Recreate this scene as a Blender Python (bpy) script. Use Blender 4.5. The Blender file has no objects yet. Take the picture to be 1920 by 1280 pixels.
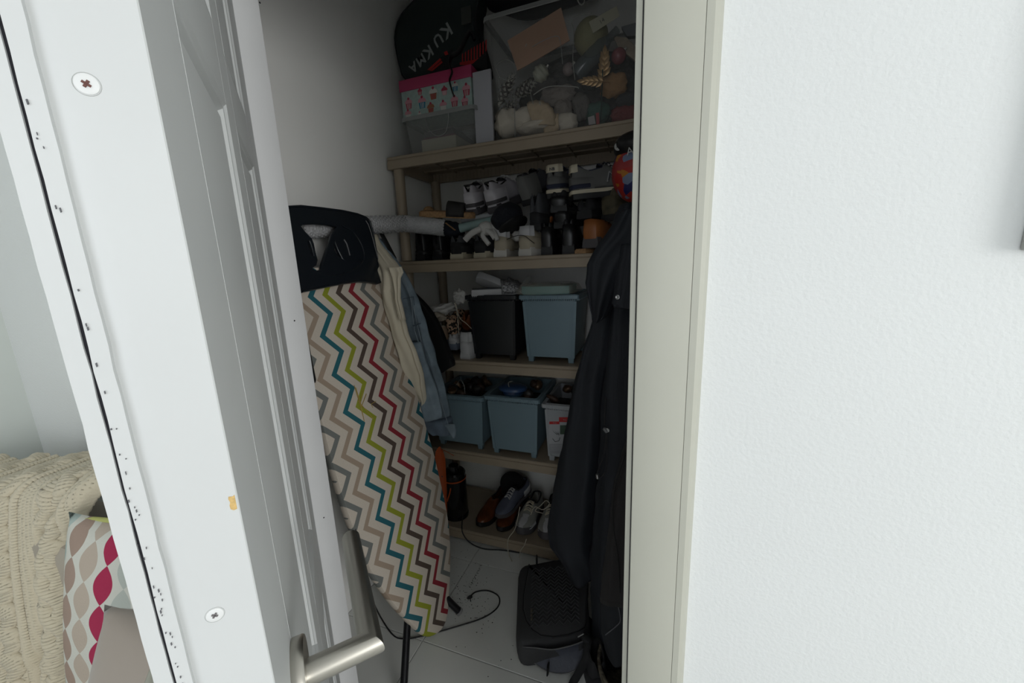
import bpy, bmesh, math, random
from mathutils import Vector, Matrix, noise
random.seed(7)
sc = bpy.context.scene
COL = sc.collection
# ---------------------------------------------------------------- camera
FPX = 723.0
FW = Vector((-0.34479816, 0.91738616, -0.19878849)).normalized()
RT = Vector((0.938111, 0.34412663, -0.03904624)).normalized()
UP = RT.cross(FW).normalized()
EYE = Vector((0, 0, 1.37))
cam_d = bpy.data.cameras.new('camera'); cam = bpy.data.objects.new('camera', cam_d); COL.objects.link(cam)
cam_d.sensor_width = 36; cam_d.lens = FPX/1920*36; cam_d.clip_start = .01; cam_d.clip_end = 60
m = Matrix((RT, UP, -FW)).transposed().to_4x4(); m.translation = EYE; cam.matrix_world = m
sc.camera = cam
# ---------------------------------------------------------------- world, window light, exposure
sc.view_settings.view_transform = 'Standard'; sc.view_settings.look = 'None'
sc.view_settings.exposure = 0.0; sc.view_settings.gamma = 1
sc.view_settings.use_curve_mapping = False
w = bpy.data.worlds.new('sky'); sc.world = w; w.use_nodes = True
w.node_tree.nodes['Background'].inputs[0].default_value = (.75, .86, 1, 1)
w.node_tree.nodes['Background'].inputs[1].default_value = 1.0
def area(name, loc, target, sx, sy, power, color):
    d = bpy.data.lights.new(name, 'AREA'); d.shape = 'RECTANGLE'; d.size = sx; d.size_y = sy; d.energy = power; d.color = color
    o = bpy.data.objects.new(name, d); COL.objects.link(o); o.location = loc
    o.rotation_euler = (Vector(target)-Vector(loc)).to_track_quat('-Z', 'Y').to_euler()
    return o
area('window_daylight', (-0.05, -2.12, 1.50), (-0.1, 0, 1.30), 1.6, 1.6, 15.5, (.98, .99, 1))
area('side_window_daylight', (3.12, -1.35, 1.45), (0, .3, 1.25), 1.5, 1.6, 48, (1, .99, .965))

# ---------------------------------------------------------------- helpers
def ray(x, y): return FW + RT*((x-960)/FPX) - UP*((y-640)/FPX)
def at(x, y, X=None, Y=None, Z=None):
    v = ray(x, y)
    if X is not None: return EYE + v*(X/v.x)
    if Y is not None: return EYE + v*(Y/v.y)
    return EYE + v*((Z-1.37)/v.z)
MATS = {}
def mat(name, col, rough=.6, metal=0, bump=None, var=0, vscale=8, alpha=1, trans=0, coat=0, sheen=0):
    if name in MATS: return MATS[name]
    m = bpy.data.materials.new(name); m.use_nodes = True; nt = m.node_tree; b = nt.nodes['Principled BSDF']
    b.inputs['Base Color'].default_value = (*col, 1); b.inputs['Roughness'].default_value = rough
    b.inputs['Metallic'].default_value = metal; b.inputs['Alpha'].default_value = alpha
    b.inputs['Transmission Weight'].default_value = trans; b.inputs['Coat Weight'].default_value = coat
    b.inputs['Sheen Weight'].default_value = sheen
    tc = nt.nodes.new('ShaderNodeTexCoord')
    if var or bump:
        n = nt.nodes.new('ShaderNodeTexNoise'); n.inputs['Scale'].default_value = vscale; n.inputs['Detail'].default_value = 4
        nt.links.new(tc.outputs['Object'], n.inputs['Vector'])
    if var:
        r = nt.nodes.new('ShaderNodeValToRGB')
        r.color_ramp.elements[0].position = .3; r.color_ramp.elements[1].position = .7
        r.color_ramp.elements[0].color = (*[max(0, c*(1-var)) for c in col], 1)
        r.color_ramp.elements[1].color = (*[min(1, c*(1+var)) for c in col], 1)
        nt.links.new(n.outputs['Fac'], r.inputs['Fac']); nt.links.new(r.outputs[0], b.inputs['Base Color'])
    if bump:
        n2 = nt.nodes.new('ShaderNodeTexNoise'); n2.inputs['Scale'].default_value = bump[0]; n2.inputs['Detail'].default_value = 3
        nt.links.new(tc.outputs['Object'], n2.inputs['Vector'])
        bp = nt.nodes.new('ShaderNodeBump'); bp.inputs['Strength'].default_value = bump[1]; bp.inputs['Distance'].default_value = bump[2] if len(bump) > 2 else .002
        nt.links.new(n2.outputs['Fac'], bp.inputs['Height']); nt.links.new(bp.outputs[0], b.inputs['Normal'])
    MATS[name] = m
    return m
def thing(name, label, cat, loc=(0, 0, 0), rot=(0, 0, 0), group=None):
    o = bpy.data.objects.new(name, None); COL.objects.link(o); o.empty_display_size = .05
    o.location = loc; o.rotation_euler = rot; o['label'] = label; o['category'] = cat
    if group: o['group'] = group
    return o
def tag(o, label, cat, group=None):
    o['label'] = label; o['category'] = cat
    if group: o['group'] = group
    return o
def mesh_obj(name, me, mt, parent=None, smooth=None):
    o = bpy.data.objects.new(name, me); COL.objects.link(o)
    if mt: me.materials.clear(); me.materials.append(mt)
    if smooth is not None:
        me.polygons.foreach_set('use_smooth', [True]*len(me.polygons))
        if smooth < 3.1: me.set_sharp_from_angle(angle=smooth)
    if parent: o.parent = parent
    return o
def obj(name, bm, mt, parent=None, smooth=None):
    me = bpy.data.meshes.new(name); bmesh.ops.recalc_face_normals(bm, faces=bm.faces[:]); bm.to_mesh(me); bm.free()
    return mesh_obj(name, me, mt, parent, smooth)
def struct(o): o['kind'] = 'structure'; return o
def stuff(o): o['kind'] = 'stuff'; return o
def add_box(bm, x0, x1, y0, y1, z0, z1, bev=0, seg=2):
    r = bmesh.ops.create_cube(bm, size=1); vs = r['verts']
    for v in vs: v.co = Vector(((x0+x1)/2+v.co.x*(x1-x0), (y0+y1)/2+v.co.y*(y1-y0), (z0+z1)/2+v.co.z*(z1-z0)))
    if bev:
        es = list({e for v in vs for e in v.link_edges})
        bmesh.ops.bevel(bm, geom=es, offset=bev, segments=seg, affect='EDGES', profile=.5)
def box(name, x0, x1, y0, y1, z0, z1, mt, parent=None, bev=0, seg=2):
    bm = bmesh.new(); add_box(bm, x0, x1, y0, y1, z0, z1, bev, seg)
    return obj(name, bm, mt, parent, .6 if bev else None)
def add_hexa(bm, pts):           # 8 points: bottom ring then top ring
    vs = [bm.verts.new(p) for p in pts]
    for f in ((3, 2, 1, 0), (4, 5, 6, 7), (0, 1, 5, 4), (1, 2, 6, 5), (2, 3, 7, 6), (3, 0, 4, 7)): bm.faces.new([vs[i] for i in f])
    return vs
def add_loft(bm, rings, closed=True, caps=True):
    R = [[bm.verts.new(p) for p in r] for r in rings]; n = len(rings[0])
    for a, b in zip(R, R[1:]):
        for i in range(n if closed else n-1):
            j = (i+1) % n; bm.faces.new((a[i], a[j], b[j], b[i]))
    if caps and closed: bm.faces.new(R[0][::-1]); bm.faces.new(R[-1])
    return R
def cr(pts, k=6):                # catmull-rom resample
    pts = [Vector(p) for p in pts]; out = []
    P = [pts[0]*2-pts[1]]+pts+[pts[-1]*2-pts[-2]]
    for i in range(1, len(P)-2):
        for j in range(k):
            t = j/k; a, b, c, d = P[i-1:i+3]
            out.append(.5*((2*b)+(c-a)*t+(2*a-5*b+4*c-d)*t*t+(3*b-a-3*c+d)*t**3))
    return out+[pts[-1]]
def add_tube(bm, pts, r, n=8, flat=1.0, smooth=0):
    if smooth: pts = cr(pts, smooth)
    pts = [Vector(p) for p in pts]; rings = []; up = None
    for i, p in enumerate(pts):
        t = (pts[min(i+1, len(pts)-1)]-pts[max(i-1, 0)]).normalized()
        if up is None: up = Vector((0, 0, 1)) if abs(t.z) < .9 else Vector((1, 0, 0))
        s = t.cross(up).normalized(); up = s.cross(t).normalized()
        rr = r(i/(len(pts)-1)) if callable(r) else r
        rings.append([p+(s*math.cos(a)+up*math.sin(a)*flat)*rr for a in [2*math.pi*k/n for k in range(n)]])
    add_loft(bm, rings)
def tube(name, pts, r, mt, parent=None, n=8, flat=1.0, smooth=0):
    bm = bmesh.new(); add_tube(bm, pts, r, n, flat, smooth); return obj(name, bm, mt, parent, .9)
def add_lathe(bm, prof, n=24, c=(0, 0, 0), ax=None):
    M = Matrix.Identity(3) if ax is None else Vector(ax).to_track_quat('Z', 'Y').to_matrix()
    c = Vector(c)
    add_loft(bm, [[c+M@Vector((r*math.cos(2*math.pi*k/n), r*math.sin(2*math.pi*k/n), z)) for k in range(n)] for r, z in prof])
def lathe(name, prof, mt, parent=None, n=24, c=(0, 0, 0), ax=None):
    bm = bmesh.new(); add_lathe(bm, prof, n, c, ax); return obj(name, bm, mt, parent, .7)
def curve_plate(name, loops, thick, mt, parent, M, bev=0, res=1):
    cu = bpy.data.curves.new(name, 'CURVE'); cu.dimensions = '2D'; cu.fill_mode = 'BOTH'; cu.extrude = max(0, thick/2-bev); cu.bevel_depth = bev; cu.bevel_resolution = 2
    cu.resolution_u = 1
    for L in loops:
        s = cu.splines.new('POLY'); s.points.add(len(L)-1); s.use_cyclic_u = True
        for q, pt in zip(L, s.points): pt.co = (q[0], q[1], 0, 1)
    o = bpy.data.objects.new('tmp', cu); COL.objects.link(o)
    me = bpy.data.meshes.new_from_object(o.evaluated_get(bpy.context.evaluated_depsgraph_get()))
    bpy.data.objects.remove(o); me.transform(M); me.name = name
    return mesh_obj(name, me, mt, parent, .6)
def text_obj(name, body, size, mt, parent, M, ext=.0006, bold=0, shear=0, spacing=1):
    cu = bpy.data.curves.new(name, 'FONT'); cu.body = body; cu.size = size; cu.extrude = ext; cu.align_x = 'CENTER'; cu.align_y = 'CENTER'; cu.offset = bold; cu.shear = shear; cu.space_character = spacing
    cu.resolution_u = 2
    o = bpy.data.objects.new('tmp', cu); COL.objects.link(o)
    me = bpy.data.meshes.new_from_object(o.evaluated_get(bpy.context.evaluated_depsgraph_get()))
    bpy.data.objects.remove(o); me.transform(M); me.name = name
    return mesh_obj(name, me, mt, parent)
def blob(name, c, r, mt, parent=None, rot=(0, 0, 0), amp=0, freq=8, sub=3, seed=0):
    bm = bmesh.new(); bmesh.ops.create_icosphere(bm, subdivisions=sub, radius=1)
    Rm = Matrix.Rotation(rot[2], 3, 'Z') @ Matrix.Rotation(rot[1], 3, 'Y') @ Matrix.Rotation(rot[0], 3, 'X')
    for v in bm.verts:
        k = 1+amp*noise.noise(v.co*freq/3+Vector((seed*3.7, seed, 0)))
        v.co = Vector(c)+Rm@Vector((v.co.x*r[0]*k, v.co.y*r[1]*k, v.co.z*r[2]*k))
    return obj(name, bm, mt, parent, 3.14)
def subsurf(o, n=2):
    md = o.modifiers.new('s', 'SUBSURF'); md.levels = n; md.render_levels = n; return o

# ---------------------------------------------------------------- materials of the room
M_wall = mat('white_plaster', (.80, .82, .81), .85, bump=(170, .42, .0020), var=.012, vscale=3)
M_wall2 = mat('pale_green_plaster', (.66, .70, .66), .8, bump=(60, .08), var=.02, vscale=2)
M_closet = mat('closet_paint', (.86, .86, .83), .8, bump=(40, .08), var=.03, vscale=3)
M_frame = mat('frame_paint', (.50, .50, .43), .5, bump=(60, .05), var=.02, vscale=5)
M_jamb = mat('jamb_paint', (.78, .785, .79), .5, bump=(60, .05), var=.02, vscale=6)
M_door = mat('door_paint', (.62, .635, .63), .42, bump=(25, .08), var=.02, vscale=6)
M_black_gap = mat('dark_gap', (.015, .015, .02), .9)
M_steel = mat('brushed_steel', (.50, .48, .43), .32, 1, bump=(30, .03))
# ================================================================ ROOM SHELL
FY0, FY1 = .6, .668            # partition with the doorway
XW, YB, XR = -1.132, 1.90, .25  # closet: left wall, back wall, right wall
JL, JR, HT = -.762, -.034, 2.06  # opening
def sbox(name, *a, mt, bev=0): return struct(box(name, *a, mt, None, bev))
bm = bmesh.new()
add_box(bm, -2.0, JL-.02, FY0, FY1, 0, 2.6); add_box(bm, JR+.02, 3.2, FY0, FY1, 0, 2.6); add_box(bm, JL-.02, JR+.02, FY0, FY1, HT+.02, 2.6)
struct(obj('wall_front', bm, M_wall))
bm = bmesh.new(); add_box(bm, XW-.1, XW, FY1, YB+.1, 0, 2.6); struct(obj('wall_left', bm, M_closet))
bm = bmesh.new(); add_box(bm, XW, XR, YB, YB+.1, 0, 2.6); struct(obj('wall_back', bm, M_closet))
bm = bmesh.new(); add_box(bm, XR, XR+.1, FY1, YB+.1, 0, 2.6); struct(obj('wall_right', bm, M_closet))
sbox('wall_room_left', -2.1, -2.0, -2.3, FY1, 0, 2.6, mt=M_wall2)
bm = bmesh.new()
add_box(bm, 3.2, 3.3, -2.3, -2.15, 0, 2.6); add_box(bm, 3.2, 3.3, -.55, FY1, 0, 2.6); add_box(bm, 3.2, 3.3, -2.15, -.55, 0, .6); add_box(bm, 3.2, 3.3, -2.15, -.55, 2.3, 2.6)
struct(obj('wall_room_right', bm, M_wall))
wf = bmesh.new()
for a in ((3.22, 3.27, -2.15, -.55, .6, .66), (3.22, 3.27, -2.15, -.55, 2.24, 2.3), (3.22, 3.27, -2.15, -2.09, .6, 2.3), (3.22, 3.27, -.61, -.55, .6, 2.3), (3.22, 3.27, -1.38, -1.32, .6, 2.3)): add_box(wf, *a)
struct(obj('window_2', wf, M_door))
bm = bmesh.new()
add_box(bm, -2.1, -.9, -2.3, -2.2, 0, 2.6); add_box(bm, .8, 3.3, -2.3, -2.2, 0, 2.6); add_box(bm, -.9, .8, -2.3, -2.2, 0, .65); add_box(bm, -.9, .8, -2.3, -2.2, 2.25, 2.6)
struct(obj('wall_room_back', bm, M_wall))
sbox('ceiling', -2.1, 3.3, -2.3, YB+.1, 2.6, 2.7, mt=mat('ceiling_paint', (.8, .8, .8), .9))
# window behind the camera
wf = bmesh.new()
for a in ((-.9, .8, -2.28, -2.24, .65, .71), (-.9, .8, -2.28, -2.24, 2.19, 2.25), (-.9, -.84, -2.28, -2.24, .65, 2.25), (.74, .8, -2.28, -2.24, .65, 2.25), (-.08, -.02, -2.28, -2.24, .65, 2.25)): add_box(wf, *a)
struct(obj('window_1', wf, M_door))
# peg rail on the closet's right wall, behind the door frame
bm = bmesh.new(); add_box(bm, XR-.018, XR, .78, 1.42, 1.66, 1.73, .003)
for y in (.97, 1.18, 1.36): add_tube(bm, [(XR-.015, y, 1.69), (XR-.10, y, 1.685), (XR-.17, y, 1.70), (XR-.18, y, 1.72)], .007, 8)
struct(obj('trim_8', bm, M_frame, None, .6))
# floors
M_fbase = mat('grout', (.66, .67, .66), .8)
fl = struct(box('floor', -2.1, 3.3, -2.3, YB+.1, -.05, -.006, M_fbase))
M_tile = mat('grey_floor_tile', (.72, .73, .70), .45, bump=(8, .03), var=.05, vscale=4)
xs = [XW, -.775, -.165, XR]; ys = [FY1-.1, .985, 1.395, 1.80, YB]
for i in range(3):
    for j in range(4):
        g = .0015
        t = box('tile', xs[i]+g, xs[i+1]-g, ys[j]+g, ys[j+1]-g, -.006, 0, M_tile, fl, .001, 1)
M_rf = mat('room_floor', (.56, .56, .54), .6, var=.1)
struct(box('floor_room', -2.1, 3.3, -2.3, FY1-.1, -.006, 0, M_rf))
# right side of the door frame (casing seen face on)
bm = bmesh.new()
add_box(bm, JR+.009, .047, .583, .602, 0, HT+.09, .002)
ring = [(.047, .583), (.056, .583), (.062, .587), (.067, .598), (.067, .602), (.047, .602)]
add_loft(bm, [[(x, y, 0) for x, y in ring], [(x, y, HT+.09) for x, y in ring]])
struct(obj('trim_1', bm, M_frame, None, .4))
struct(box('trim_2', JR-.001, JR+.0075, .592, FY1, 0, HT+.01, M_frame, None, .0015))   # jamb edge with the thin gap
struct(box('trim_3', JR+.0075, JR+.009, .5915, .62, 0, HT, M_black_gap))
# head of the frame
struct(box('trim_4', JL-.09, .066, .583, .6, HT+.0, HT+.09, M_frame, None, .002))
struct(box('trim_5', JL, JR, .6, FY1, HT-.0, HT+.02, M_frame))
# left jamb: the strip seen beside the hinges
j = struct(box('trim_6', JL-.02, JL, .602, FY1, 0, HT, M_jamb, None, .002))
struct(box('trim_7', JL-.095, JL-.012, .583, .6, 0, HT, M_jamb, None, .002))
for x, y in ((552, 601), (607, 970), (487, 5)):
    p = at(x, y, X=JL)
    lathe('nail_hole', [(.0001, .0), (.0018, .0), (.0018, .0006), (.0001, .0006)], M_black_gap, j, 10, p, (1, 0, 0))
# wall-mounted panel whose lower corner shows at the right edge
p = at(1909, 470, Y=.6)
cab = thing('wall_cabinet', 'grey edge of a wall box hung at the far right of the white wall', 'box', (p.x, .6, p.z))
box('cabinet_body', 0, .35, -.018, 0, 0, .6, mat('grey_plastic', (.42, .42, .40), .5), cab, .003)
box('cabinet_door', .004, .35, -.024, -.018, .004, .6, mat('grey_plastic_door', (.5, .5, .48), .5), cab, .002)
# light scratches and filler dabs left out of the plaster; chip at its foot
p = at(1291, 1245, Y=.6)
# ================================================================ DOOR
TH = .723877
Fp = Vector((-.21509, .12742, 0)); U = Vector((-math.cos(TH), math.sin(TH), 0))
door = thing('door_1', '', ''); del door['label']; del door['category']
door['kind'] = 'structure'
door.location = Fp; door.rotation_euler = (0, 0, math.atan2(U.y, U.x))
DW, DT, DH = .722, .0385, 2.03
xa, xb, xc, xd = .085, .295, .37, .575
zr = [(.008, .20), (.70, .85), (1.548, 1.626), (1.92, DH)]
zp = [(.20, .70), (.85, 1.548), (1.626, 1.92)]
def dbox(n, a, b, z0, z1, bev=.0008): return box(n, a, b, 0, DT, z0, z1, M_door, door, bev, 1)
bm = bmesh.new()
sp_ = [(.0006, 0), (xa, 0), (xa, DT), (.0016, DT), (.0016, .0365), (.0013, .0345), (.0008, .0325), (.0003, .030), (0, .0265), (0, .0006)]
add_loft(bm, [[(a, b, z) for a, b in sp_] for z in (.008, DH)])
st_near = obj('stile', bm, M_door, door, .5); dbox('stile', xd, DW, .008, DH)
dbox('mullion', xb, xc, .2, 1.92)
for a, b in zr: dbox('rail', xa, xb, a, b); dbox('rail', xc, xd, a, b)
def panel(x0, x1, z0, z1):
    prof = [(0, -.0002), (.004, .0022), (.007, .0028), (.011, .0075), (.017, .0078), (.0195, .0048), (.024, .0045)]
    bm = bmesh.new()
    rings = [[(x0+o, y, z0+o), (x1-o, y, z0+o), (x1-o, y, z1-o), (x0+o, y, z1-o)] for o, y in prof]
    R = add_loft(bm, rings, True, False); bm.faces.new(R[-1])
    b = [bm.verts.new(p) for p in [(x0, DT-.006, z0), (x1, DT-.006, z0), (x1, DT-.006, z1), (x0, DT-.006, z1)]]
    for i in range(4): k = (i+1) % 4; bm.faces.new((R[0][i], b[i], b[k], R[0][k]))
    bm.faces.new(b)
    obj('panel', bm, M_door, door)
for z0, z1 in zp: panel(xa, xb, z0, z1); panel(xc, xd, z0, z1)
# room-side lip along the free edge with a cracked paint gap
zz = [i*.012 for i in range(169)]
def strip(name, e0, e1, x0, jit, seed):
    bm = bmesh.new(); nz = lambda a, z, f: noise.noise(Vector((seed+a, 3, z*f)))
    add_loft(bm, [[(x0+.0004*nz(1, z, 50), e0+jit*nz(5, z, 55)+jit*.8*nz(6, z, 160), z+.008), (.02, e0, z+.008), (.02, e1, z+.008), (x0+.0004*nz(2, z, 60), e1+jit*nz(7, z, 45)+jit*.8*nz(8, z, 140), z+.008)] for z in zz])
    return obj(name, bm, M_door, door, .6)
strip('edge_strip', .0362, .0429, -.0013, .0005, 0)
box('paint_crack', -.0001, .02, .0420, .0456, .008, DH, M_black_gap, door)
strip('outer_skin', .0442, .0515, -.0014, .0004, 20)
box('outer_board', .02, DW, .0385, .0515, .008, DH, M_door, door)
bm = bmesh.new(); rn = random.Random(2)
for i in range(70):
    z = rn.uniform(.95, 1.45) if i < 50 else rn.uniform(1.1, 1.3); e0 = rn.gauss(.0412, .0009); L0 = rn.uniform(.0005, .0022); w0 = rn.uniform(.00008, .00026)
    add_hexa(bm, [(x, e0+a*w0+b*.3*w0, z+b*L0/2) for x in (-.0012, -.0019) for a, b in ((-1, -.6), (1, -1), (1, .7), (-1, 1))])
stuff(obj('paint_flecks', bm, mat('fleck_grey', (.12, .12, .13), .8), door))
# screws and paint chip on the free edge
M_screw = mat('painted_screw', (.76, .77, .76), .4)
M_slot = mat('rusty_slot', (.14, .06, .05), .8); M_slot2 = mat('screw_slot_dark', (.16, .15, .15), .7)
def edge_pt(x, y):
    v = ray(x, y); nrm = Vector((U.x, U.y, 0)); t = (Fp.dot(nrm)-0)/v.dot(nrm); P = EYE+v*t
    return (P-Fp).dot(Vector((-math.sin(TH), -math.cos(TH), 0))), P.z
for k, (x, y, ms) in enumerate(((163, 158, M_slot), (403, 1152, M_slot2))):
    e, z = edge_pt(x, y)
    s = lathe('screw', [(.0001, .0004), (.0036, .0006), (.0041, .0003), (.0042, -.001), (.0001, -.001)], M_screw, door, 24, (0, e, z), (-1, 0, 0))
    ring_ = lathe('screw_gap', [(.0042, -.0002), (.0046, .00015), (.0048, -.0002), (.0046, -.0004)], mat('soft_gap', (.45, .46, .45), .8), s, 24, (0, e, z), (-1, 0, 0))
    bm = bmesh.new()
    for ang in (.6, .6+math.pi/2):
        c, s_ = math.cos(ang), math.sin(ang)
        add_hexa(bm, [(xx, e+a*c-b*s_, z+a*s_+b*c) for xx in (-.0002, -.0009) for a, b in ((-.0016, -.0005), (.0016, -.0005), (.0016, .0005), (-.0016, .0005))])
    obj('screw_slot', bm, ms, s)
e, z = edge_pt(437, 942)
bm = bmesh.new(); ch = [(-.0011, -.0022), (.0002, -.0024), (.0012, -.0018), (.0013, -.0006), (.0009, .0004), (.0013, .0014), (.0011, .0022), (-.0002, .0020), (-.0010, .0023), (-.0013, .0006), (-.0010, -.0007)]
ch = [(a*1.35, b*1.9) for a, b in ch]
add_loft(bm, [[(.0001, max(e+a, .0012), z+b) for a, b in ch], [(-.0002, max(e+a, .0012), z+b) for a, b in ch]])
obj('paint_chip', bm, mat('bare_wood', (.62, .42, .16), .7, var=.2, vscale=400), door)
# lever handle (visible side: y < 0)
HS, HZ = .071, 1.37-.328
hr = lathe('handle_rose', [(.0001, 0), (.0285, 0), (.029, .001), (.029, .008), (.028, .0095), (.0001, .0095)], M_steel, door, 48, (HS, 0, HZ), (0, -1, 0))
bm = bmesh.new(); rr = .0104; n0 = .0595
S = []
for kk in range(0, 17): S.append(Vector((HS, -.008-(n0-.008)*kk/16, HZ)))
def ringat(c, d1, d2): return [c+d1*rr*math.cos(a)+d2*rr*math.sin(a) for a in [2*math.pi*q/28 for q in range(28)]]
X_, Y_, Z_ = Vector((1, 0, 0)), Vector((0, 1, 0)), Vector((0, 0, 1))
rings = [ringat(Vector((HS, -.008, HZ)), X_, Z_)]
mit = [Vector((HS+rr*math.cos(a), -n0+rr*math.cos(a), HZ+rr*math.sin(a))) for a in [2*math.pi*q/28 for q in range(28)]]
rings += [mit, [p+Vector((.158-2*(p.x-HS)*0-(p.x-HS), 0, 0)) for p in mit]]
# end cap slightly rounded
c = Vector((HS+.158, -n0, HZ)); rings.append([c+Vector((.0015, (p.y+n0)*.9, (p.z-HZ)*.9)) for p in mit])
add_loft(bm, rings)
obj('lever', bm, M_steel, door, .5)
# other-side rose so the handle goes through
lathe('handle_rose', [(.0001, 0), (.026, 0), (.026, .008), (.0001, .0095)], M_steel, door, 32, (HS, .0515, HZ), (0, 1, 0))
tube('lever', [(HS, .056, HZ), (HS, .10, HZ), (HS+.12, .10, HZ)], .0095, M_steel, door, 14)
# ================================================================ SHELVING UNIT
M_shelf = mat('taupe_plastic', (.315, .255, .185), .55, bump=(90, .12, .001), var=.04, vscale=10)
SX0, SX1, SY0, SY1 = -1.107, .10, 1.5, 1.865
SZ = [1.838, 1.396, .949, .503, .072]
su = thing('shelving_unit', 'taupe plastic five-tier shelving unit filling the back of the closet', 'shelf', (-.5, 1.68, 0))
def chb(o):     # child with world coordinates kept
    return o
def wbox(name, parent, *a, mt, bev=0):
    L = parent.location; P = parent
    while P.parent: P = P.parent; L = L+P.location
    return box(name, a[0]-L.x, a[1]-L.x, a[2]-L.y, a[3]-L.y, a[4]-L.z, a[5]-L.z, mt, parent, bev)
for k, z in enumerate(SZ):
    bm = bmesh.new(); ox, oy = -.5, 1.68
    H = .050
    # front profile: top lip, fine groove, slightly sloping apron
    pr_ = [(SY0+.004, z), (SY0, z-.003), (SY0, z-.012), (SY0+.0035, z-.0135), (SY0+.0035, z-.0155), (SY0, z-.017), (SY0-.003, z-H), (SY0+.001, z-H-.001), (SY0+.014, z-H), (SY0+.014, z-.006), (SY0+.03, z-.006), (SY0+.03, z)]
    add_loft(bm, [[(x-ox, y-oy, q) for y, q in pr_] for x in (SX0, SX1)])
    add_box(bm, SX0-ox, SX1-ox, SY1-.014-oy, SY1-oy, z-H, z)
    add_box(bm, SX0-ox, SX0+.014-ox, SY0+.014-oy, SY1-.014-oy, z-H, z-.0005)
    add_box(bm, SX1-.014-ox, SX1-ox, SY0+.014-oy, SY1-.014-oy, z-H, z-.0005)
    add_box(bm, SX0+.014-ox, SX1-.014-ox, SY0+.03-oy, SY1-.014-oy, z-.008, z-.001)
    sh = obj('shelf', bm, M_shelf, su, .5)
    bm = bmesh.new()
    for i in range(1, 8): x = SX0+(SX1-SX0)*i/8; add_box(bm, x-.002-ox, x+.002-ox, SY0+.03-oy, SY1-.014-oy, z-.016, z-.008)
    for y in (1.59, 1.68, 1.77): add_box(bm, SX0+.014-ox, SX1-.014-ox, y-.002-oy, y+.002-oy, z-.014, z-.008)
    obj('rib_grid', bm, M_shelf, sh)
    bm = bmesh.new()
    for i in range(60):
        x = SX0+.03+(SX1-SX0-.06)*i/59; add_box(bm, x-.0015-ox, x+.0015-ox, SY1-.0165-oy, SY1-.0139-oy, z-.046, z-.01)
    stuff(obj('rim_flutes', bm, M_shelf, sh))
    if k < 4:
        z2 = SZ[k+1]
        for x, y in ((SX0+.034, SY0+.030), (SX1-.034, SY0+.030), (SX0+.034, SY1-.03), (SX1-.034, SY1-.03)):
            lathe('post', [(.018, z2), (.0235, z2+.004), (.0225, z2+.03), (.0215, (z+z2)/2), (.0225, z-.08), (.0235, z-.05), (.018, z-.048)], M_shelf, su, 24, (x-ox, y-oy, 0))
for x, y in ((SX0+.034, SY0+.034), (SX1-.034, SY0+.034), (SX0+.034, SY1-.03), (SX1-.034, SY1-.03)):
    lathe('foot', [(.02, 0), (.024, .003), (.024, .03)], M_shelf, su, 16, (x+.5, y-1.68, 0))

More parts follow.
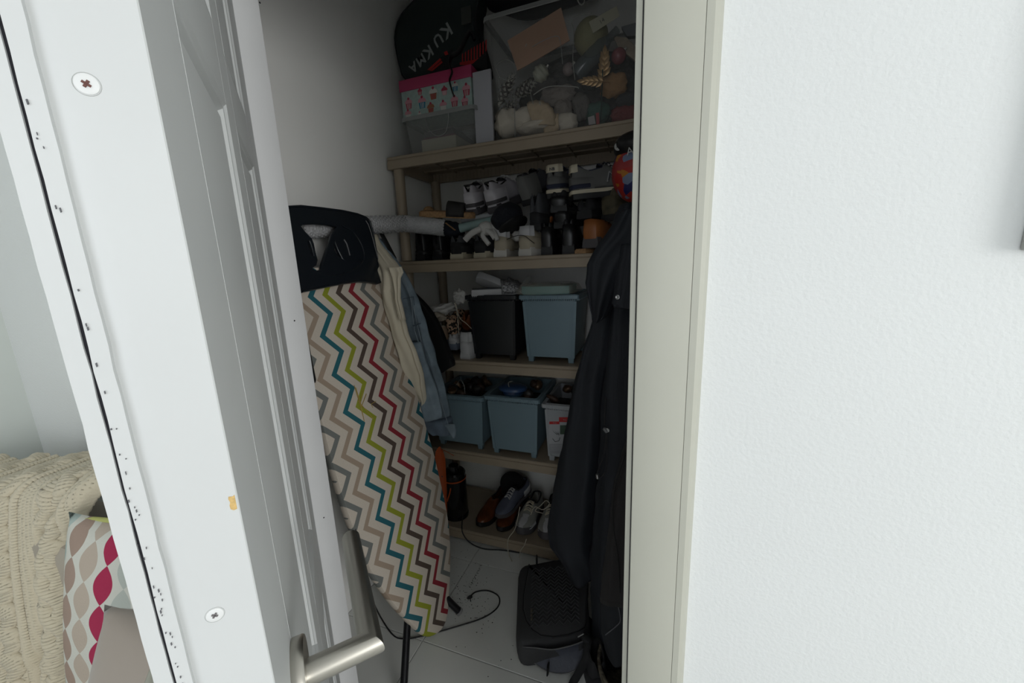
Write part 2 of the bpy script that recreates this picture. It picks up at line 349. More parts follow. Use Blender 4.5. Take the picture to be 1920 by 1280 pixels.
# ================================================================ PLASTIC BINS
M_blue = mat('dusty_blue_plastic', (.17, .25, .295), .42, bump=(25, .05), var=.04, vscale=5)
M_blackp = mat('black_plastic', (.014, .016, .018), .4, bump=(20, .06))
M_lgrey = mat('light_grey_plastic', (.36, .38, .40), .45)
def make_bin(loc, rotz, w, d, h, m, label, group=None, handles=True):
    t = thing('storage_bin', label, 'bin', loc, (0, 0, rotz), group)
    f = .022; tw = w/2; bw = w/2*.86; td = d/2; bd = d/2*.9; cy = d/2
    def rg(z, k):
        a = bw+(tw-bw)*k; b = bd+(td-bd)*k; c = .012; P = []
        for sx, sy, a0 in ((1, -1, -90), (1, 1, 0), (-1, 1, 90), (-1, -1, 180)):
            for q in range(4):
                an = math.radians(a0+q*30); P.append((sx*(a-c)+c*math.cos(an), cy+sy*(b-c)+c*math.sin(an), z))
        return P
    bm = bmesh.new()
    def ins(r, e): return [(x*(1-e/tw), cy+(y-cy)*(1-e/td), z) for x, y, z in r]
    rings = [rg(f, 0), rg(h-.045, .93), rg(h-.044, .95), rg(h, 1), ins(rg(h, 1), .005), ins(rg(h-.045, .93), .007), ins(rg(f+.004, 0), .006)]
    add_loft(bm, rings)
    obj('bin_body', bm, m, t, .5)
    # rolled rim
    bm = bmesh.new(); R = []
    for o_, z in ((.0, h-.002), (-.011, h-.001), (-.0135, h-.004), (-.0135, h-.018), (-.011, h-.019), (-.002, h-.017)):
        R.append(ins(rg(z, 1), o_))
    if handles:   # rim rises in a wave at the middle of the sides
        R = [[(x, y, z+(.016*max(0, 1-abs(y-cy*.55)/.045)**.7 if abs(x) > tw*.9 else 0)) for x, y, z in r] for r in R]
    add_loft(bm, R, True, False); obj('rim', bm, m, t, .5)
    bm = bmesh.new()
    n = int(w/.0085)
    for i in range(n+1):
        x = -tw+.012+(w-.024)*i/n; add_box(bm, x-.0014, x+.0014, -.0125, .001, h-.026, h-.0175)
        x = -tw+.012+(w-.024)*i/n; add_box(bm, x-.0018, x+.0018, -.0150, -.0125, h-.0175, h-.0035)
    n = int(d/.0085)
    for i in range(n+1):
        y = .012+(d-.024)*i/n
        for s in (-1, 1): add_box(bm, s*(tw+.004)-.006, s*(tw+.004)+.006, y-.0014, y+.0014, h-.026, h-.018)
    stuff(obj('rim_teeth', bm, m, t))
    for sx in (-1, 1):
        bm = bmesh.new(); x0 = sx*bw*.985; x1 = sx*(tw-.004)*.985
        q = .006; y0, y1 = cy-bd, .004
        add_hexa(bm, [(x0-q, y0-.003, f), (x0+q, y0-.003, f), (x0+q, y0+.01, f), (x0-q, y0+.01, f), (x1-q, y1-.003, h-.03), (x1+q, y1-.003, h-.03), (x1+q, y1+.01, h-.03), (x1-q, y1+.01, h-.03)])
        obj('corner_rib', bm, m, t)
        for sy in (-1, 1):
            bm = bmesh.new(); a = .0125
            cx, cyy = sx*(bw-.011), cy+sy*(bd-.011)
            add_hexa(bm, [(cx-a*.85, cyy-a*.85, 0), (cx+a*.85, cyy-a*.85, 0), (cx+a*.85, cyy+a*.85, 0), (cx-a*.85, cyy+a*.85, 0), (cx-a, cyy-a, f+.004), (cx+a, cyy-a, f+.004), (cx+a, cyy+a, f+.004), (cx-a, cyy+a, f+.004)])
            obj('foot', bm, m, t)
    return t
def bin_px(xl, xr, yb, yt, Y, z, m, label, d=.29, rot=0, group=None, handles=True):
    a = at(xl, yb, Y=Y); b = at(xr, yb, Y=Y); hh = at((xl+xr)/2, yt, Y=Y).z-z
    return make_bin(((a.x+b.x)/2, Y, z+.0005), rot, b.x-a.x-.026, d, hh, m, label, group, handles), hh
b1, h1 = bin_px(875, 972, 600, 553, 1.535, SZ[2], M_blackp, 'black plastic bin on the middle shelf with silver slippers on top', rot=0, handles=False)
b2, h2 = bin_px(975, 1087, 600, 552, 1.535, SZ[2], M_blue, 'dusty blue plastic bin on the middle shelf with a plastic-wrapped pack on it', handles=False)
b3, h3 = bin_px(806, 908, 745, 740, 1.525, SZ[3], M_blue, 'dusty blue plastic bin on the fourth shelf, half hidden behind the hanging jeans')
b4, h4 = bin_px(909, 1013, 760, 744, 1.515, SZ[3], M_blue, 'dusty blue plastic bin on the fourth shelf holding the blue goggles case')
b5, h5 = bin_px(1016, 1105, 770, 759, 1.515, SZ[3], M_lgrey, 'light grey plastic bin with a paper label beside the navy coat', handles=False)
# paper label of the grey bin
M_paper = mat('label_paper', (.42, .43, .45), .6); M_red = mat('label_red', (.45, .02, .02), .5); M_lg = mat('label_grey', (.30, .31, .33), .6); M_ink = mat('ink', (.02, .02, .02), .6); M_grn = mat('label_green', (.05, .09, .06), .6)
L = b5.location
def lab(name, x0, x1, y0, y1, m, lift, parent=b5):
    bm = bmesh.new(); P = []
    for x, y in ((x0, y1), (x1, y1), (x1, y0), (x0, y0)):
        q = at(x, y, Y=1.515); k = (q.z-L.z)/h5; yy = 1.515+.0145*(1-k)-.0005-lift; q = at(x, y, Y=yy); P.append(q-L)
    vs = [bm.verts.new(p) for p in P]+[bm.verts.new(p+Vector((0, .0004, 0))) for p in P]
    for f in ((0, 1, 2, 3), (7, 6, 5, 4), (0, 4, 5, 1), (1, 5, 6, 2), (2, 6, 7, 3), (3, 7, 4, 0)): bm.faces.new([vs[i] for i in f])
    return obj(name, bm, m, parent)
pl = lab('paper_label', 1029, 1070, 788, 832, M_paper, .001)
pl2 = lab('paper_label', 1030, 1070, 832, 850, M_lg, .001)
for a in ((1048, 1070, 782, 791, M_red), (1030, 1049, 790, 795, M_red), (1050, 1066, 797, 814, M_grn)): lab('label_print', *a[:4], a[4], .002)
for i in range(4): lab('label_print', 1032, 1064, 834+i*3, 835+i*3, M_paper, .002)
lb_ = [at(x, y, Y=1.5265)-L for x, y in ((1036, 800), (1041, 811), (1047, 812), (1049, 800))]
pts = [[(1034, 800), (1038, 809), (1045, 815)], [(1038, 798), (1041, 808), (1046, 814)], [(1044, 797), (1044, 806), (1047, 814)], [(1049, 799), (1048, 808), (1048, 816)], [(1036, 822), (1041, 828), (1048, 826), (1050, 820)]]
for q in pts: tube('label_print', [at(x, y, Y=1.521)-L for x, y in q], .0012, M_ink, b5, 5)
for tx, x, y, s in (('Rotho', 1059, 787, .006), ('Recycling', 1040, 792.6, .004)):
    q = at(x, y, Y=1.5135)-L
    text_obj('label_text', tx, s, M_paper, b5, Matrix.Translation(q) @ Matrix.Rotation(math.pi/2, 4, 'X'), .0003)

# ================================================================ IRONING BOARD
PB = .125
BU = Vector((0.09653433, 0.99490662, 0.02901626)); BN = Vector((-0.97598379, 0.10033758, -0.19335981)); BV = Vector((-0.19528638, -0.00965354, 0.98069875))
BT = Vector((-7.89433899, 7.38263933, -0.60378538))*PB+EYE
BM = Matrix((BU, BN, BV)).transposed().to_4x4(); BM.translation = BT
ib = thing('ironing_board', 'ironing board with multicoloured zigzag cover leaning upright on the closet wall', 'ironing board')
ib.matrix_world = BM
def bl(x, y, off=0):
    v = ray(x, y); o = BT+BN*off-EYE; P = EYE+v*(o.dot(BN)/v.dot(BN)); q = BM.inverted() @ P
    return (q.x, q.z)
right = [(742, 600), (760, 669), (782, 734), (800, 797), (816, 853), (827, 900), (836, 940), (843, 984), (846, 1030), (846, 1069), (844, 1116), (840, 1156), (829, 1181), (810, 1194), (791, 1189), (763, 1162), (729, 1122), (694, 1069), (676, 1019), (660, 987), (644, 940), (629, 891), (618, 853), (600, 781)]
out = [bl(x, y) for x, y in right]
out = [(.285, .09), (.292, .03), (.296, -.08)]+out[0:]+[(-.108, -.16), (-.105, -.05), (-.103, .09)]
out = [(p.x, p.z) for p in cr([(a, 0, b) for a, b in out], 3)]
cm = bpy.data.materials.new('zigzag_cover'); cm.use_nodes = True; nt = cm.node_tree; b = nt.nodes['Principled BSDF']; b.inputs['Roughness'].default_value = .85
tc = nt.nodes.new('ShaderNodeTexCoord'); sp = nt.nodes.new('ShaderNodeSeparateXYZ'); nt.links.new(tc.outputs['Object'], sp.inputs[0])
def mth(op, a, b_=None, c_=None):
    n = nt.nodes.new('ShaderNodeMath'); n.operation = op
    for i, q in enumerate((a, b_, c_)):
        if q is None: continue
        if isinstance(q, (int, float)): n.inputs[i].default_value = q
        else: nt.links.new(q, n.inputs[i])
    return n.outputs[0]
SP = .05128
fv = mth('ABSOLUTE', mth('SUBTRACT', mth('FRACT', mth('DIVIDE', sp.outputs['Z'], -PB)), .5))   # .5 at integer v, 0 between
tri = mth('SUBTRACT', 1.0, mth('MULTIPLY', fv, 4.0))        # -1 .. 1
uu = mth('SUBTRACT', sp.outputs['X'], mth('MULTIPLY', tri, .0255))
kk = mth('DIVIDE', uu, SP)
band = mth('LESS_THAN', mth('ABSOLUTE', mth('SUBTRACT', mth('FRACT', mth('ADD', kk, .5)), .5)), .2)
idx = mth('FLOOR', mth('ADD', kk, .5))
idx6 = mth('DIVIDE', mth('ADD', mth('FLOORED_MODULO', mth('MAXIMUM', idx, -2.0), 6.0), .5), 6.0)
rmp = nt.nodes.new('ShaderNodeValToRGB'); rmp.color_ramp.interpolation = 'CONSTANT'; nt.links.new(idx6, rmp.inputs[0])
cols = [(.012, .115, .145), (.28, .31, .02), (.085, .058, .045), (.27, .018, .03), (.17, .18, .17), (.36, .28, .21)]
e = rmp.color_ramp.elements
while len(e) < 6: e.new(.5)
for i, c in enumerate(cols): e[i].position = i/6
for i, c in enumerate(cols): e[i].color = (*c, 1)
mx = nt.nodes.new('ShaderNodeMix'); mx.data_type = 'RGBA'; nt.links.new(band, mx.inputs['Factor']); mx.inputs['A'].default_value = (.60, .535, .455, 1); nt.links.new(rmp.outputs[0], mx.inputs['B'])
ns = nt.nodes.new('ShaderNodeTexNoise'); ns.inputs['Scale'].default_value = 400; nt.links.new(tc.outputs['Object'], ns.inputs['Vector'])
mx2 = nt.nodes.new('ShaderNodeMix'); mx2.data_type = 'RGBA'; mx2.blend_type = 'MULTIPLY'; mx2.inputs['Factor'].default_value = .25; nt.links.new(mx.outputs['Result'], mx2.inputs['A']); nt.links.new(ns.outputs['Fac'], mx2.inputs['B'])
nt.links.new(mx2.outputs['Result'], b.inputs['Base Color'])
bp = nt.nodes.new('ShaderNodeBump'); bp.inputs['Strength'].default_value = .25; bp.inputs['Distance'].default_value = .001; nt.links.new(ns.outputs['Fac'], bp.inputs['Height']); nt.links.new(bp.outputs[0], b.inputs['Normal'])
# cover: front dome, rounded rim, back
bm = bmesh.new(); C = Vector((.09, 0, -.6)); n = len(out)
def inset(k, dep):
    r = []
    for i, (a, b2) in enumerate(out):
        p0 = Vector(out[i-1]); p1 = Vector(out[(i+1) % n]); t = (p1-p0).normalized(); nn = Vector((t.y, -t.x))
        if nn.dot(Vector((C.x-a, (C.z if -1.1 < b2 < -.1 else (-1.05 if b2 < -.6 else -.15))-b2))) < 0: nn = -nn
        r.append((a+nn.x*k, dep, b2+nn.y*k))
    return r
R = add_loft(bm, [inset(.012, .03), inset(.002, .028), inset(0, .02), inset(0, .009), inset(.004, .002), inset(.012, 0)], True, False)
bmesh.ops.contextual_create(bm, geom=[v for v in R[-1]]); bmesh.ops.contextual_create(bm, geom=[v for v in R[0]])
obj('board_cover', bm, cm, ib, .8)
# black plastic iron rest at the head
M_bp = mat('rest_black_plastic', (.008, .011, .015), .30, bump=(12, .04), coat=.1)
pr_ = [bl(x, y, -.012) for x, y in ((600, 391), (640, 396), (668, 402), (684, 408), (692, 416), (697, 436), (704, 478), (711, 502), (717, 520), (715, 528), (706, 531), (690, 528), (672, 527), (640, 531), (605, 538), (566, 546))]
pr_ = pr_+[(-.11, pr_[-1][1]-.02), (-.112, .15), (-.09, .24), (-.05, .263), (0.02, .272)]
pr_ = [(p.x, p.y) for p in [Vector((a, b2, 0)) for a, b2 in pr_]]
def z8(pts): return [bl(520+x/5.333, 360+y/5.333, -.012) for x, y in pts]
hole = z8([(215, 340), (240, 318), (350, 310), (500, 320), (605, 345), (575, 385), (545, 440), (520, 520), (490, 600), (450, 720), (435, 790), (385, 800), (340, 770), (338, 748), (375, 725), (387, 680), (365, 600), (350, 520), (330, 470), (262, 400)])
slot = z8([(285, 490), (300, 475), (322, 488), (345, 560), (365, 640), (355, 660), (338, 650), (310, 580)])
cres = z8([(572, 460), (550, 520), (560, 590), (605, 655), (680, 704), (640, 650), (604, 580), (580, 520)])
PM = Matrix(((1, 0, 0, 0), (0, 0, 1, -.012), (0, 1, 0, 0), (0, 0, 0, 1)))   # 2D (u,v) -> local (u, y, v)
def plate_m(y): return Matrix(((1, 0, 0, 0), (0, 0, -1, y), (0, 1, 0, 0), (0, 0, 0, 1)))
plt = curve_plate('iron_rest', [pr_, hole, slot, cres], .014, M_bp, ib, plate_m(-.010), .004)
# raised rim and ridges on the rest
rim = [Vector((a, -.018, b2)) for a, b2 in pr_]
tube('rest_rim', rim+[rim[0]], .0035, M_bp, plt, 8)
arc = [(x, y) for x, y in ((655, 480), (690, 540), (712, 635))]
tube('rest_ridge', [Vector((p[0], -.0185, p[1])) for p in z8([(655, 480), (680, 520), (698, 580), (712, 637)])], .0022, mat('scuffed_plastic', (.10, .10, .105), .35), plt, 6)
tube('rest_ridge', [Vector((p[0], -.0185, p[1])) for p in z8([(640, 345), (760, 420), (840, 560), (850, 680), (770, 760), (620, 830), (400, 830)])], .002, M_bp, plt, 6, smooth=4)
tube('scuff_mark', [Vector((p[0], -.021, p[1])) for p in z8([(868, 292), (892, 330), (920, 410), (960, 560), (1010, 740)])], .0012, mat('scuffed_edge', (.22, .22, .22), .4), plt, 6)
for q in (((745, 350), (745, 352)),): pass
# frame: tubes and folded legs behind the board
M_tube = mat('black_metal_tube', (.012, .012, .014), .35, .3); M_wt = mat('white_enamel', (.55, .55, .53), .4)
def lp(u, n_, v): return Vector((u, n_, v))
tube('frame_tube', [lp(.20, .045, .0), lp(.20, .045, -1.1)], .009, M_tube, ib, 10)
tube('frame_tube', [lp(-.01, .045, .0), lp(-.01, .045, -1.02)], .009, M_tube, ib, 10)
q = at(762, 1165, Y=.86); 
Bi = BM.inverted()
def wl(p): return Bi @ Vector(p)
def bwp(x, y, off):
    a, c = bl(x, y, off); return BM @ Vector((a, off, c))
f0 = bwp(766, 1130, .045); f1 = at(756, 1305, Z=.02)
tube('leg', [wl(f0), wl(f1)], .0125, M_tube, ib, 12)
sd = RT*.0035-FW*.0095
tube('leg_stripe', [wl(f0+sd), wl(f1+sd)], .0022, M_wt, ib, 6)
g0 = bwp(800, 1085, .05); g1 = at(861, 1146, Z=.015)
tube('leg', [wl(g0), wl(g1)], .0135, M_tube, ib, 12)
tube('leg_cap', [wl(g1+(g0-g1)*.03), wl(g1+(g1-g0)*.02)], .0155, mat('clear_grey_cap', (.25, .25, .25), .3), ib, 14)
tube('leg', [wl((-.93, .80, 1.2)), wl(bwp(596, 760, .04)), wl(bwp(612, 838, .04))], .010, M_tube, ib, 8)
# dried straw caught on the cover
M_straw = mat('dried_straw', (.38, .27, .06), .7)
st = thing('straw_sprig', 'dried yellow straw sprig stuck on the zigzag cover', 'straw', BT)
def bw(x, y, off=-.003):
    a, c = bl(x, y, off); return (BM @ Vector((a, off, c)))-BT
for pts in ([(664, 722), (672, 748), (681, 780)], [(667, 726), (676, 756)], [(680, 730), (676, 755), (683, 790)], [(687, 738), (678, 762)], [(672, 752), (700, 785)], [(705, 752), (696, 757), (699, 764)]):
    tube('stalk', [bw(*p) for p in pts], .0011, M_straw, st, 5)
# ================================================================ SHOES
def shoe_mats(): pass
def smooth_steps(tab, t):
    for (a, va), (b, vb) in zip(tab, tab[1:]):
        if t <= b: k = (t-a)/(b-a); k = k*k*(3-2*k); return va+(vb-va)*k
    return tab[-1][1]
def make_shoe(name, label, cat, M, mu, ms, Ln=.28, W=.095, H=.085, sole=.024, heel=None, patch=None, patch_h=.5, toe=None, laces=None, high=False, lining=None, group=None, flare=1.0, heelblock=False, inserts=None, tongue=True):
    """shoe with the heel at the origin, toe along +Y. M is its world matrix."""
    t = thing(name, label, cat, group=group); t.matrix_world = M
    wt = [(0, .52), (.06, .66), (.2, .74), (.38, .74), (.55, .88), (.7, 1.0), (.85, .9), (.95, .60), (1, .22)]
    def hw(y): return smooth_steps(wt, min(1, max(0, y)))*W/2
    rim = [(0, H*.98), (.08, H*.95), (.22, H*.72), (.38, H*.82), (.46, H*.86), (.6, H*.62), (.8, H*.42), (.95, H*.33), (1, H*.2)]
    if high: rim = [(0, H), (.1, H), (.25, H), (.38, H*.95), (.46, H*.62), (.6, H*.42), (.8, H*.3), (.95, H*.24), (1, H*.14)]
    ctr = [(0, .3), (.04, .12), (.12, .08), (.36, .10), (.44, .95), (.5, 1.1), (.6, 1.12), (1, 1.1)]
    ys = [0, .012, .03, .06, .1, .16, .24, .32, .38, .42, .46, .52, .6, .68, .76, .84, .9, .95, .98, 1.0]
    rings = []
    for y in ys:
        w_ = hw(y); h = smooth_steps(rim, y); c = h*smooth_steps(ctr, y); open_ = y < .42
        lean = -.006*(1-y/.06) if y < .06 else 0
        e = 1-.35*math.exp(-(y/.012)**2)
        k = .62 if open_ else .55
        if y > .42: k = .5
        yy = y*Ln
        P = [(-w_*.98*e, 0), (-w_*1.02*e, h*.28), (-w_*.96*e, h*.62), (-w_*(.80 if not high else .82)*e, h*.93), (-w_*(.7 if open_ else .58)*e, h*1.0 if open_ else h*1.06)]
        if open_: P += [(-w_*.58*e, h*.95), (-w_*.55*e, max(c, h*.2)), (0, c)]
        else: P += [(-w_*.4, h*1.1), (-w_*.2, c), (0, c)]
        P = P+[(-a, b2) for a, b2 in P[-2::-1]]
        bulge = [.0, .004, .004, .0, -.002, 0, 0, 0, 0, 0, -.002, 0, .004, .004, 0]
        rings.append([Vector((a, yy+(-(.006+.5*q) if y < .001 else 0)*0+(y < .02)*(-(q)), sole+b2)) for (a, b2), q in zip(P, bulge)])
    bm = bmesh.new(); add_loft(bm, rings, True, True)
    up = obj('upper', bm, mu, t, 3.14); subsurf(up, 1)
    # sole
    def outline(k, off=0): 
        L = [(hw(y)*k+off*.5, y*Ln) for y in [0, .02, .06, .12, .2, .3, .4, .5, .6, .7, .8, .88, .94, .98, 1.0]]
        L = [(a, (b2-off if b2 < .01 else b2+(off if b2 > Ln*.97 else 0))) for a, b2 in L]
        return L+[(-a, b2) for a, b2 in L[::-1]]
    bm = bmesh.new(); o0 = outline(1.0*flare, .003); o1 = outline(1.04*flare, .004); o2 = outline(1.0, .002); o3 = outline(.9, -.002)
    spring = lambda y: .012*max(0, (y/Ln-.72)/.28)**2
    def rg(o, z): return [(a, b2, z+spring(b2)) for a, b2 in o]
    add_loft(bm, [rg(o0, 0), rg(o1, .004), rg(o1, sole*.55), rg(o2, sole), rg(o2, sole+.006), rg(o3, sole+.004)])
    so = obj('sole', bm, ms, t, .8)
    if heelblock:
        bm = bmesh.new(); L2 = [(a, b2) for a, b2 in outline(1.03, .004) if b2 < Ln*.3]; add_loft(bm, [[(a, b2, -.02) for a, b2 in L2], [(a, b2, .002) for a, b2 in L2]]); obj('heel_block', bm, ms, t, .8)
    def shell(name_, m, y1, z0, z1, off, parent=up, seg=9, dip=0):
        # band wrapped round the heel from side to side
        bm = bmesh.new(); path = []
        for i in range(-seg, seg+1):
            q = abs(i)/seg; y = q**1.6*y1; e = 1-.35*math.exp(-(y/.012)**2)
            path.append((math.copysign(1, i)*hw(y)*(q*1.0 if q < .35 and y < .02 else 1)*e if i else 0, y))
        # rebuild a smooth U path
        path = []
        for i in range(-seg, seg+1):
            a = i/seg; q = abs(a)
            if q < .5: x = hw(.03)*.72*math.sin(q/.5*math.pi/2); y = .012*(1-math.cos(q/.5*math.pi/2))
            else: y = .012+(q-.5)/.5*(y1-.012); x = hw(max(y, .02))*(.76+.24*min(1, (y-.012)/.05))
            path.append((math.copysign(x, a), y))
        ra, rb, rc, rd = [], [], [], []
        for (x, y), i in zip(path, range(-seg, seg+1)):
            q = abs(i)/seg; zt = z1-dip*q
            for lst, z, o_ in ((ra, z0, off), (rb, (z0+zt)/2, off*1.3), (rc, zt, off), (rd, zt, -.004)):
                taper = 1-.18*max(0, z/H-.45)
                v = Vector((x*taper, y*Ln, 0)); nn = Vector((x, (y-.06)*Ln, 0)); nn = nn.normalized() if nn.length else nn
                lst.append(v+nn*o_+Vector((0, -.002-.004*math.sin(math.pi*min(1, z/H)) if q < .5 else 0, sole+z)))
        add_loft(bm, [ra, rb, rc, rd], False, False); return obj(name_, bm, m, parent, 3.14)
    if heel: shell('heel_counter', heel, .26, 0, H*patch_h, .0035, dip=H*.1)
    if patch: shell('heel_tab', patch, .06, H*(.70 if patch is SW else .55), H*1.0, .0032)
    if inserts: shell('stripe', inserts, .2, H*.08, H*.24, .0055)
    if toe:
        bm = bmesh.new(); R = []
        for y in (.70, .76, .82, .88, .94, .98, 1.003):
            w_ = hw(y)*1.03+.001; h = smooth_steps(rim, min(1, y))*1.08+.003
            R.append([(w_*math.cos(a), y*Ln, sole+max(0, h*math.sin(a))) for a in [math.pi*k/10 for k in range(11)]])
        add_loft(bm, R, False, False); obj('toe_cap', bm, toe, up, 3.14)
    if tongue:
        bm = bmesh.new(); R = []
        for y, h in ((.56, .60), (.5, .76), (.44, .88), (.38, .96), (.36, .98)):
            w_ = hw(.45)*.5; R.append([(-w_, y*Ln, sole+H*h-.006), (-w_*.5, y*Ln, sole+H*h+.002), (0, y*Ln, sole+H*h+.004), (w_*.5, y*Ln, sole+H*h+.002), (w_, y*Ln, sole+H*h-.006), (w_, y*Ln+.005, sole+H*h-.01), (0, y*Ln+.006, sole+H*h-.004), (-w_, y*Ln+.005, sole+H*h-.01)])
        add_loft(bm, R); obj('tongue', bm, mu if lining is None else lining, up, 3.14)
    if laces:
        bm = bmesh.new()
        for i in range(5):
            y = .44+.045*i; h = smooth_steps(rim, y)*(1.15)+.004
            for s in (1, -1): add_tube(bm, [(-s*hw(y)*.45, y*Ln, sole+h-.004), (0, (y+.01)*Ln, sole+h+.003), (s*hw(y)*.45, (y+.028)*Ln, sole+h-.006)], .0022, 5)
        obj('laces', bm, laces, up, .8)
    if lining: 
        bm = bmesh.new()
        R = []
        pth = [(-hw(.4)*.62, .4), (-hw(.2)*.62, .2), (-hw(.08)*.62, .08), (-hw(.03)*.4, .03), (0, .022), (hw(.03)*.4, .03), (hw(.08)*.62, .08), (hw(.2)*.62, .2), (hw(.4)*.62, .4)]
        add_tube(bm, [(x, y*Ln, sole+smooth_steps(rim, y)*.98) for x, y in pth], .0045, 7, 1, 3); obj('collar', bm, lining, up, 3.14)
    return t
def SM(x, y, Y, yaw=0, pitch=0, roll=0, dz=0, z=None):
    """world matrix: heel-bottom centre seen at pixel x, y on depth Y"""
    p = at(x, y, Y=Y)
    if z is not None: p.z = z
    return Matrix.Translation(p) @ Matrix.Rotation(math.radians(yaw), 4, 'Z') @ Matrix.Rotation(math.radians(pitch), 4, 'X') @ Matrix.Rotation(math.radians(roll), 4, 'Y')
K = mat('black_leather', (.010, .010, .011), .38, var=.15); KS = mat('black_rubber', (.008, .008, .009), .6); KM = mat('black_suede', (.014, .014, .016), .9, bump=(150, .3))
CH = mat('charcoal_mesh', (.05, .052, .058), .8, bump=(200, .3)); GR = mat('grey_suede', (.115, .115, .11), .9, bump=(150, .2), var=.1); NV = mat('navy_fabric', (.014, .018, .04), .8)
BG = mat('beige_canvas', (.42, .37, .28), .8, bump=(120, .2), var=.06); WH = mat('off_white_leather', (.56, .54, .50), .55, var=.03); WS = mat('white_leather', (.50, .50, .51), .55, bump=(60, .05)); SW = mat('cream_rubber', (.50, .45, .34), .6, var=.06)
LG = mat('lilac_grey_mesh', (.40, .38, .41), .7, bump=(140, .2)); DG = mat('dark_grey_rubber', (.075, .07, .075), .6); TN = mat('tan_leather', (.30, .105, .030), .45, var=.15); BR = mat('brown_leather', (.12, .035, .012), .3, var=.35, vscale=25)
CK = mat('cork', (.36, .21, .10), .8, bump=(180, .5), var=.25, vscale=120); SG = mat('silver_grey', (.45, .45, .46), .45); OL = mat('olive_brown', (.07, .06, .035), .8, var=.5, vscale=30)
z2, z3, z4, z5 = SZ[1], SZ[2], SZ[3], SZ[4]
S = make_shoe
# bottom row of the second shelf, left to right
S('boot', 'leftmost black leather boot behind the left shelf post', 'boot', SM(789, 486, 1.54, -2, z=z2), K, KS, H=.13, W=.09, high=True, heel=KS, patch_h=.2, tongue=False)
S('boot', 'black leather boot next to the black shoes with cream soles', 'boot', SM(821, 485, 1.54, 0, z=z2), K, KS, H=.13, W=.088, high=True, heel=KS, patch_h=.2, tongue=False)
S('sneaker', 'left charcoal sneaker with cream sole under the cork sandal', 'shoe', SM(857, 486, 1.53, 2, z=z2), CH, SW, H=.082, W=.108, sole=.022, heel=KM, patch_h=.62)
S('sneaker', 'right charcoal sneaker with cream sole under the white glove', 'shoe', SM(901, 485, 1.53, -10, z=z2), CH, SW, H=.082, W=.112, sole=.022, heel=KM, patch_h=.62)
S('trainer', 'left beige trainer with white heel tab and white sole', 'shoe', SM(938, 482, 1.525, 4, z=z2, roll=4), BG, WH, H=.094, W=.098, sole=.028, heel=BG, patch=WS, patch_h=.6, lining=WS)
S('trainer', 'right beige trainer with white heel tab and black cord over it', 'shoe', SM(985, 480, 1.525, -13, z=z2), BG, WH, H=.09, W=.104, sole=.028, heel=BG, patch=WS, patch_h=.6, lining=WS)
S('dress_shoe', 'left black polished shoe right of the beige trainers', 'shoe', SM(1026, 478, 1.535, 3, z=z2), K, KS, H=.098, W=.078, sole=.032, heel=K, patch_h=.8, tongue=False)
S('dress_shoe', 'right black polished shoe beside the tan loafer', 'shoe', SM(1066, 476, 1.535, 3, z=z2), K, KS, H=.105, W=.082, sole=.032, heel=K, patch_h=.8, tongue=False)
S('loafer', 'tan leather shoe with grey heel standing on a cork sandal', 'shoe', SM(1107, 466, 1.53, -14, z=z2+.019), TN, DG, H=.075, W=.108, sole=.034, heel=TN, patch_h=.98, tongue=False)
# middle layer, lying on the row below
fz = thing('slipper', 'black fuzzy slipper resting on its side above the beige trainers', 'slipper', at(952, 407, Y=1.54), (0, math.radians(-32), math.radians(-10)))
blob('slipper_upper', (0, 0, 0), (.066, .075, .050), mat('black_fleece', (.006, .007, .012), .95, bump=(200, .6)), fz, (0, 0, 0), .10, 5, 4)
blob('slipper_sole', (.0, .01, -.038), (.060, .08, .014), KS, fz, (0, 0, 0), .05, 5, 3)
S('ankle_boot', 'dark charcoal ankle boot standing in the middle of the pile', 'boot', SM(1004, 432, 1.54, -6, 4, 2), CH, KS, H=.12, W=.085, high=True, heel=KM, patch_h=.4, tongue=False)
S('loafer', 'black suede shoe lying on the polished black shoes', 'shoe', SM(1052, 428, 1.55, -6, 6), KM, KS, H=.07, W=.10, heel=K, patch_h=.6, tongue=False)
S('boot', 'black boot under the grey and navy sneakers', 'boot', SM(1048, 398, 1.54, 8, 2), KM, KS, H=.06, W=.11, heel=K, patch_h=.6, tongue=False)
S('boot', 'black laced shoe above the tan leather loafer', 'shoe', SM(1096, 410, 1.55, -14, 2), KM, KS, H=.055, W=.11, laces=CH, tongue=True)
S('loafer', 'brown leather shoe tipped between beige trainer and black shoe', 'shoe', SM(1010, 440, 1.60, 10, 0, 30), TN, KS, H=.07, W=.08, tongue=False)
S('slip_on', 'olive brown mottled slip-on shoe at the right of the pile', 'shoe', SM(1143, 414, 1.56, -26, 6), OL, KS, H=.095, W=.12, heel=OL, patch_h=.7, tongue=False)
